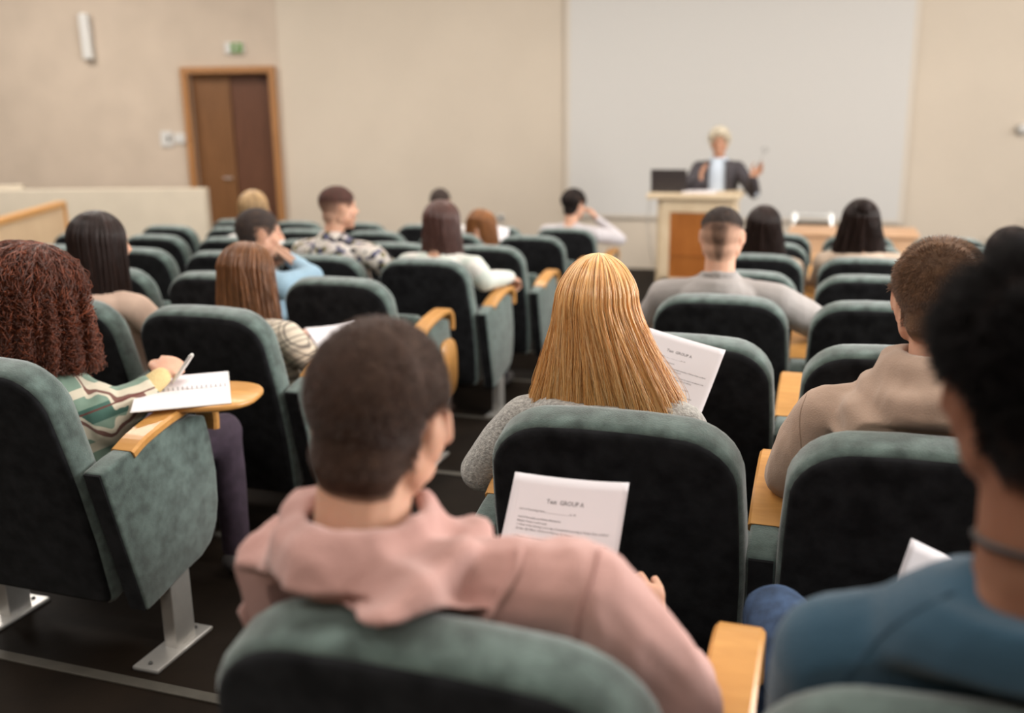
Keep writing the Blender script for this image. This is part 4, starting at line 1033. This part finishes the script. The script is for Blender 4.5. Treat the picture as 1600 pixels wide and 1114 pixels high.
short_hair('grey', *HB['fade'], thick=.006, length=.012, n=7000, rad=.0006, back=-.088, side=-.008, lenf=lambda p: .10 + 1.0*max(0, min(1, (p.z-.035)/.03)), shadef=grey_shade, jitter=.7)
person('br1', 'woman with long dark brown hair facing the lectern, right block aisle', (1195, 321), 5.72, (PX, 5), nod=4, vox=.009, svox=.012, shirt='top', shirtcol='tancoat', build=.98, hair_h=.008)
long_hair('br1', *HB['darkbrown'], length=.28, flare=1.55, n=2500, rad=.0013, rx=.090, ry=.112, amax=115, wave=.006, lockamp=.03)
person('br2', 'brunette with half-up hair in a beige top, second seat in the right block', (1347, 311), 5.72, (QX, 5), nod=4, yaw=-6, vox=.009, svox=.012, shirt='top', shirtcol='tancoat', build=1.02, hair_h=.008)
long_hair('br2', *HB['darkbrown'], length=.30, flare=1.75, n=2500, rad=.0013, rx=.088, ry=.112, amax=115, wave=.009, lockamp=.05)
bn = bmesh.new(); c = PEOPLE['br2']; ell(bn, c['h'] + V((.01, -.10, .085)) - c['pel'], (.042, .040, .045), None, 3); obj('hair_bun', bn, HB['darkbrown'][1], c['body'], True)
person('br3', 'dark-haired person at the right edge, head low behind the black tufted hair', (1583, 354), 4.85, (RXX, 4), nod=15, yaw=-15, vox=.009, svox=.012, shirt='top', shirtcol='tancoat', build=.98, hair_h=.01, pelv=(.80, 4.88, .68))
long_hair('br3', *HB['darkbrown'], length=.20, flare=1.3, n=2000, rad=.0013, wave=.008, lockamp=.04)

# --- lecturer
def lapels(bm, c): pass
cl = person('lecturer', 'lecturer with short silver hair in a dark blazer over a pale blue shirt, hands raised', (1125, 199), 9.42, None, yaw=176, nod=2, vox=.007, svox=.009, shirt='shirt', shirtcol='shirtblue', build=.98, sh_w=.185, standing=True, floor=0.0, tyaw=178, hair_h=.018, skinm='skin_tan',
       hands={1: (-1.175, 9.12, 1.235), -1: (-.715, 9.17, 1.265)}, elbows={1: V((-.8, .4, -.9)), -1: V((.5, .3, -1))}, fold=(.004, 8), collar=.02,
       handopts={1: dict(d=V((.1, -.3, .9)), n=V((-1, 0, 0)), curl=(.25, .25, .3, .3)), -1: dict(d=V((.75, -.1, .65)), n=V((.2, .9, -.2)), curl=(.2, .25, .3, .35))})
short_hair('lecturer', *HB['grey'], thick=.032, length=.030, n=3500, rad=.0016, back=-.07, side=-.035, front=.050, jitter=1.0)
# blazer: open shell over the shirt, two sleeves
def blazer(c):
    bm = bmesh.new(); n = 22; gap = .062
    prof = [(-.30, .185, .135), (-.02, .170, .128), (.20, .165, .122), (.45, .168, .122), (.65, .180, .128), (.80, .186, .122), (.88, .170, .104), (.95, .105, .085)]
    outer, inner = [], []
    for t, rx, ry in prof:
        cc_ = c['spine'](t) if t >= 0 else c['pel'] + V((0, 0, t*.45)); g = gap*(1.15 if t < .9 else .8) + (.05 if t < 0 else 0)
        a0 = PI/2 + math.asin(min(.95, g/rx)); ro, ri = [], []
        for i in range(n+1):
            a = a0 + (2*PI - 2*(a0-PI/2))*i/n
            d = c['X']*math.cos(a), c['F']*math.sin(a)
            ro.append(cc_ + d[0]*(rx+.022) + d[1]*(ry+.022)); ri.append(cc_ + d[0]*(rx+.012) + d[1]*(ry+.012))
        outer.append([bm.verts.new(v-c['pel']) for v in ro]); inner.append([bm.verts.new(v-c['pel']) for v in ri])
    for j in range(len(prof)-1):
        for i in range(n):
            bm.faces.new((outer[j][i], outer[j][i+1], outer[j+1][i+1], outer[j+1][i])); bm.faces.new((inner[j][i], inner[j+1][i], inner[j+1][i+1], inner[j][i+1]))
        for i in (0, n): bm.faces.new((outer[j][i], outer[j+1][i], inner[j+1][i], inner[j][i]))
    for j in (0, len(prof)-1):
        for i in range(n): bm.faces.new((outer[j][i], inner[j][i], inner[j][i+1], outer[j][i+1]))
    for sd in (-1, 1):
        S_, E1, W1 = c['S'][sd]-c['pel'], c['E'][sd]-c['pel'], c['W'][sd]-c['pel']
        tube(bm, [S_ - c['X']*(sd*.05), S_], [.070, .073], 12); tube(bm, [S_, (S_+E1)/2, E1, (E1+W1)/2, W1 + (E1-W1)*.10], [.073, .066, .060, .055, .046], 14)
    bmesh.ops.recalc_face_normals(bm, faces=bm.faces)
    return obj('blazer', bm, M['blazer'], c['body'], True)
blazer(cl)

M['pinkseam'] = simple('dusty_pink_thread', (.36, .19, .165), rough=.95)
M['beigeseam'] = simple('beige_thread', (.30, .205, .15), rough=.95)
M['blueseam'] = simple('blue_thread', (.030, .065, .10), rough=.95)
seam_px(c0, [(812, 862), (808, 895), (782, 935), (752, 978)], .0055, M['pink'], .001, 'hood_edge')
seam_px(c0, [(936, 862), (926, 905), (908, 950), (900, 1000)], .0022, M['pinkseam'], .0005)
seam_px(c3, [(1262, 612), (1250, 650), (1252, 705)], .0012, M['beigeseam'])
seam_px(c1, [(1490, 925), (1405, 970), (1335, 1040), (1290, 1112)], .0018, M['blueseam'])
# ------------------------------------------------------------------ papers, notebook, pen
TEXT = [  # (x, y, size, string) in sheet widths/heights: x 0..1 across, y 0..1 down
    (.315, .152, .0102, 'Test  GROUP A'), (.10, .205, .0043, 'Intro to Psychology Name____________________ ex. 1/6'), (.10, .250, .0043, 'Unit 8: Personality and Defense Mechanisms'), (.10, .272, .0043, 'Multiple Choice (1 point each)'),
    (.10, .294, .0043, '1. Which of the following is not a type of temperament according to Thomas, Chess, and Birch?'), (.10, .316, .0043, '(A) Easy  (B) Difficult  (C) Slow to Warm up  (D) Warm it'),
    (.10, .358, .0043, '2. "Transformation of an unacceptable impulse into behavior, someone who reacts in the opposite" is the'), (.10, .380, .0043, 'definition of: (A) Displacement (B) Rationalization (C) Sublimation (D) Splitting'), (.10, .402, .0043, 'impulse.'),
    (.10, .444, .0043, '3. All Defense Mechanisms can be seen as a way to avoid feelings of unpleasant'), (.10, .466, .0043, '(A) Anxiety  (B) Pleasure  (C) Sleep  (D) Hunger'), (.10, .508, .0043, '4. A child who is easily upset and slow to accept new things shows which temperament'), (.10, .530, .0043, '(A) Easy  (B) Difficult  (C) Warm')]
def paper(name, label, tl, tr, down, bend=.010, W_=.21, H_=.297, text=True, group=None, curl_edge=.0):
    tl = V(tl); tr = V(tr); ux = (tr-tl).normalized(); dn = V(down); dn = (dn - ux*dn.dot(ux)).normalized(); nn = ux.cross(dn).normalized()
    if nn.dot(CAM-tl) < 0: nn = -nn
    root = empty(name, tl, label, 'paper', group)
    def S_(u, v, off=0.0):
        z = bend*(4*(u-.5)**2 - 1) + curl_edge*(u*u*(1-v)) - .006*math.sin(PI*v)
        return ux*(u*W_) + dn*(v*H_) + nn*(z+off)
    bm = bmesh.new(); nu, nv = 14, 18; g0 = [[bm.verts.new(S_(i/nu, j/nv, .00012)) for i in range(nu+1)] for j in range(nv+1)]; g1 = [[bm.verts.new(S_(i/nu, j/nv, -.00012)) for i in range(nu+1)] for j in range(nv+1)]
    for j in range(nv):
        for i in range(nu):
            bm.faces.new((g0[j][i], g0[j][i+1], g0[j+1][i+1], g0[j+1][i])); bm.faces.new((g1[j][i], g1[j+1][i], g1[j+1][i+1], g1[j][i+1]))
    for j in range(nv):
        for i in (0, nu): bm.faces.new((g0[j][i], g0[j+1][i], g1[j+1][i], g1[j][i]))
    for i in range(nu):
        for j in (0, nv): bm.faces.new((g0[j][i], g1[j][i], g1[j][i+1], g0[j][i+1]))
    bmesh.ops.recalc_face_normals(bm, faces=bm.faces)
    obj('sheet', bm, M['paper'], root, True)
    if text:
        fr_ = nn.dot(ux.cross(-dn)) > 0
        vs, fs = [], []
        for (x, y, s, t) in TEXT:
            cu_ = bpy.data.curves.new('t', 'FONT'); cu_.body = t; cu_.size = s; cu_.resolution_u = 2; cu_.offset = .00012 if s > .006 else .00006
            to = bpy.data.objects.new('t', cu_); COL.objects.link(to); dg = bpy.context.evaluated_depsgraph_get(); me = bpy.data.meshes.new_from_object(to.evaluated_get(dg))
            b0 = len(vs)
            xs = [v.co.x for v in me.vertices]; sc = min(1.0, (.80*W_)/max(xs)) if xs else 1
            for v in me.vertices: vs.append(S_(x + v.co.x*sc/W_, y - v.co.y/H_, .00035))
            fs += [[b0+i for i in p.vertices] for p in me.polygons]
            bpy.data.objects.remove(to); bpy.data.curves.remove(cu_); bpy.data.meshes.remove(me)
        me = bpy.data.meshes.new('printed_text'); me.from_pydata([tuple(v) for v in vs], [], fs); me.materials.append(M['ink'])
        link(bpy.data.objects.new('printed_text', me), root)
    return root
def corner_depth(tl, tr, px, py, y0, y1):
    """depth at which the lower corner makes a right angle with the upper edge"""
    f = lambda Y: (at(px, py, Y=Y)-tr).dot(tr-tl)
    for _ in range(50):
        ym = (y0+y1)/2
        if f(y0)*f(ym) <= 0: y1 = ym
        else: y0 = ym
    return at(px, py, Y=(y0+y1)/2)
tl = at(805, 737, Y=1.452); tr = at(989, 758, Y=1.418); d_ = corner_depth(tl, tr, 966, 877, 1.15, 1.55)-tr
paper('test_paper', 'printed test sheet held up by the young man in the pink hoodie', tl, tl+(tr-tl).normalized()*.21, d_, bend=.008, curl_edge=.012, group='test sheets')
tl = at(1028, 516, Y=2.42); tr = at(1134, 547, Y=2.385); d_ = corner_depth(tl, tr, 1101, 630, 1.9, 2.6)-tr
paper('test_paper', 'printed test sheet held up beside the long-haired blonde woman', tr-(tr-tl).normalized()*.21, tr, d_, bend=.004, group='test sheets')
tl = at(1424, 841, Y=1.42); tr = at(1500, 876, Y=1.46); d_ = at(1409, 911, Y=1.39)-tl
paper('test_paper', 'white sheet corner showing beside the neck of the person in blue', tl, tl+(tr-tl).normalized()*.21, d_, bend=.006)
# sheets on the lap of the plaid-shirt woman
tl = at(476, 512, Y=3.30); tr = at(537, 504, Y=3.42); d_ = at(484, 556, Y=3.10)-tl
paper('paper_sheet', 'white sheets held by the woman in the cream plaid shirt', tl, tl+(tr-tl).normalized()*.21, d_, bend=.006, text=False)
d_ = V((-.35, -.1, -1)); tl = at(776, 352, Y=7.0)
paper('paper_sheet', 'small white sheet in front of the ginger-haired woman', tl, tl+V((.2, .1, -.06)), V((-.1, -.8, -.5)), bend=.004, text=False, W_=.10, H_=.15)
# writing tablet, part of the curly-haired woman's chair
TZ = rowZ(1) + .70
a1 = at(386, 622, Z=TZ); 
def tablet_bm(cx, cy, rx, ry, z, ang, t=.018):
    bm = bmesh.new(); n = 40; pts = []
    for i in range(n):
        a = 2*PI*i/n; c_, s_ = math.cos(a), math.sin(a); e = .72
        x = rx*math.copysign(abs(c_)**e, c_); y = ry*math.copysign(abs(s_)**e, s_)
        pts.append((cx + x*math.cos(ang)-y*math.sin(ang), cy + x*math.sin(ang)+y*math.cos(ang)))
    ring_loft(bm, [[V((x*s+(1-s)*cx, y*s+(1-s)*cy, zz)) for x, y in pts] for s, zz in ((.97, z-t), (1, z-t*.7), (1, z-t*.25), (.98, z))]); return bm
root = next(o for o in COL.objects if o.name.startswith('auditorium_chair') and o.parent is None and 'curly auburn-haired woman writing' in o['label'])
tbm = tablet_bm(a1.x-.175-root.location.x, a1.y+.0-root.location.y, .19, .135, TZ-root.location.z, .28)
obj('writing_tablet', tbm, M['armwood'], root, True)
# folded tablet beside one aisle chair of the third row
root = next(o for o in COL.objects if o.name.startswith('auditorium_chair') and o.parent is None and 'aisle seat, row of the light-blue' in o['label'])
bm = tablet_bm(0, 0, .11, .12, 0, 0)
for v in bm.verts: v.co = V((.345 + v.co.z, .40 + v.co.y*.9, .42 + v.co.x*1.25))
bmesh.ops.recalc_face_normals(bm, faces=bm.faces)
obj('writing_tablet', bm, M['armwood'], root, True)
# notebook
A = at(192, 602, Z=TZ+.006); B = at(350, 590, Z=TZ+.006); ang = math.atan2(B.y-A.y, B.x-A.x) if (B-A).length > .05 else .6
ang = .62
nb_ = empty('notebook', (nbk.x+.0, nbk.y+.015, TZ+.001), 'open notebook with white pages on the wooden writing tablet', 'notebook', rz=ang)
bm = bmesh.new(); box(bm, (0, 0, .0015), (.262, .355, .003), bevel=.001); obj('cover', bm, M['whiteshirt'], nb_)
for sy in (-1, 1):
    bm = bmesh.new(); n = 10; t_, b_ = [], []
    for i in range(n+1):
        u = i/n; y = sy*(.003 + u*.170); z = .004 + .008*math.sin(PI*min(1, u*1.15))**.6 if u < .87 else .004 + .008*(1-u)*3
        t_.append([bm.verts.new((x, y, z)) for x in (-.127, .127)]); b_.append([bm.verts.new((x, y, .003)) for x in (-.127, .127)])
    for i in range(n):
        bm.faces.new((t_[i][0], t_[i][1], t_[i+1][1], t_[i+1][0])); bm.faces.new((b_[i][0], b_[i+1][0], b_[i+1][1], b_[i][1]))
        for q in (0, 1): bm.faces.new((t_[i][q], t_[i+1][q], b_[i+1][q], b_[i][q]))
    for i in (0, n): bm.faces.new((t_[i][0], b_[i][0], b_[i][1], t_[i][1]))
    bmesh.ops.recalc_face_normals(bm, faces=bm.faces); obj('pages', bm, M['paper'], nb_)
bm = bmesh.new()
for i in range(19): x = -.118+i*.0131; tube(bm, [(x, -.006, .006), (x, 0, .0135), (x, .006, .006)], .0009, 6)
obj('spiral_binding', bm, M['black'], nb_)
w1 = c4['W'][1]; tip = at(268, 600, Z=TZ+.016); tail = at(308, 543, Y=tip.y-.02)
tail = tip + (tail-tip).normalized()*.145
pn = empty('pen', tip, 'thick pearl-white pen in the hand of the curly-haired woman', 'pen')
d_ = (tail-tip); bm = bmesh.new(); tube(bm, [d_*.06, d_*.14, d_*.6, d_*.93], [.003, .0062, .0068, .0055], 12); obj('barrel', bm, M['pen'], pn, True)
bm = bmesh.new(); tube(bm, [d_*.0, d_*.07], [.0008, .003], 8); obj('nib', bm, M['metal'], pn, True)
x_, y_ = frame_of(d_); bm = bmesh.new(); tube(bm, [d_*.95+x_*.004, d_*.94+x_*.011, d_*.66+x_*.0095], .0014, 6); obj('clip', bm, M['metal'], pn, True)
# pointer glasses in the lecturer's raised hand
gp = cl['W'][-1] + V((.05, -.02, .09)); gl = empty('eyeglasses', gp, 'thin-framed glasses raised in the lecturer\'s hand', 'glasses')
bm = bmesh.new(); tube(bm, [(0, 0, 0), (.05, 0, .12)], .0016, 6); obj('temple', bm, M['black'], gl, True)
for q in (0, 1):
    bm = bmesh.new(); tube(bm, [V((.055 + .028*math.cos(a), q*.055, .145+.020*math.sin(a))) for a in [2*PI*i/16 for i in range(17)]], .0014, 6); obj('lens_rim', bm, M['black'], gl, True)
# ------------------------------------------------------------------ daylight, ceiling lamps, added overhead fill, camera
def area(name, loc, target, sx, sy, power, col, spread=None):
    l = bpy.data.lights.new(name, 'AREA'); l.shape = 'RECTANGLE'; l.size = sx; l.size_y = sy; l.energy = power; l.color = col
    if spread: l.spread = spread
    o = bpy.data.objects.new(name, l); COL.objects.link(o); o.location = loc
    o.rotation_euler = (V(target)-V(loc)).to_track_quat('-Z', 'Y').to_euler(); return o
for i, (a, b) in enumerate(wins):
    area('window_daylight', (RX-.03, (a+b)/2, (WZ0+WZ1)/2), (RX-3, (a+b)/2-.0, (WZ0+WZ1)/2-.8), b-a, WZ1-WZ0, [430, 250, 70][i], (1.0, .985, .96))
for x, pw in ((-9.0, 165), (-5.6, 105), (-2.2, 75), (1.2, 45)):
    area('ceiling_lamp_or_fill', (x, 8.2, H-.08), (x, 8.2, 0), 1.8, .5, pw, (1.0, .95, .885))
    area('ceiling_lamp_or_fill', (x, 5.0, H-.08), (x, 5.0, 0), 1.8, .5, pw*.9, (1.0, .95, .885))
for x in (-5.0, -2.0, 1.2):  # unseen fill added overhead and behind the camera to brighten rear-facing surfaces
    area('ceiling_lamp_or_fill', (x, 1.8, H-.08), (x, 1.8, 0), 1.8, .5, 50, (1.0, .96, .91))
    area('ceiling_lamp_or_fill', (x, -1.4, H-.08), (x, -1.4, 0), 1.8, .5, 54, (1.0, .96, .91))
w = bpy.data.worlds.new('world'); scene.world = w; w.use_nodes = True
sky = w.node_tree.nodes.new('ShaderNodeTexSky'); sky.sky_type = 'HOSEK_WILKIE'; sky.turbidity = 4
w.node_tree.links.new(sky.outputs[0], w.node_tree.nodes['Background'].inputs[0]); w.node_tree.nodes['Background'].inputs[1].default_value = .6
cam = bpy.data.cameras.new('camera'); co = bpy.data.objects.new('camera', cam); COL.objects.link(co)
cam.sensor_width = 36; cam.lens = 36*F_PX/1600; cam.clip_start = .05; cam.clip_end = 100
co.matrix_world = Matrix(((_R.x, _U.x, -_fw.x, CAM.x), (_R.y, _U.y, -_fw.y, CAM.y), (_R.z, _U.z, -_fw.z, CAM.z), (0, 0, 0, 1)))
cam.dof.use_dof = True; cam.dof.focus_distance = 2.05; cam.dof.aperture_fstop = 1.7; cam.dof.aperture_blades = 9
scene.camera = co
scene.view_settings.view_transform = 'Standard'; scene.view_settings.look = 'None'; scene.view_settings.gamma = 1; scene.view_settings.use_curve_mapping = False
scene.view_settings.exposure = 0.0
scene.cycles.max_bounces = 6; scene.cycles.diffuse_bounces = 4; scene.cycles.glossy_bounces = 3; scene.cycles.transmission_bounces = 2
scene.cycles.sample_clamp_indirect = 4; scene.cycles.caustics_reflective = False; scene.cycles.caustics_refractive = False
scene.cycles.use_denoising = True
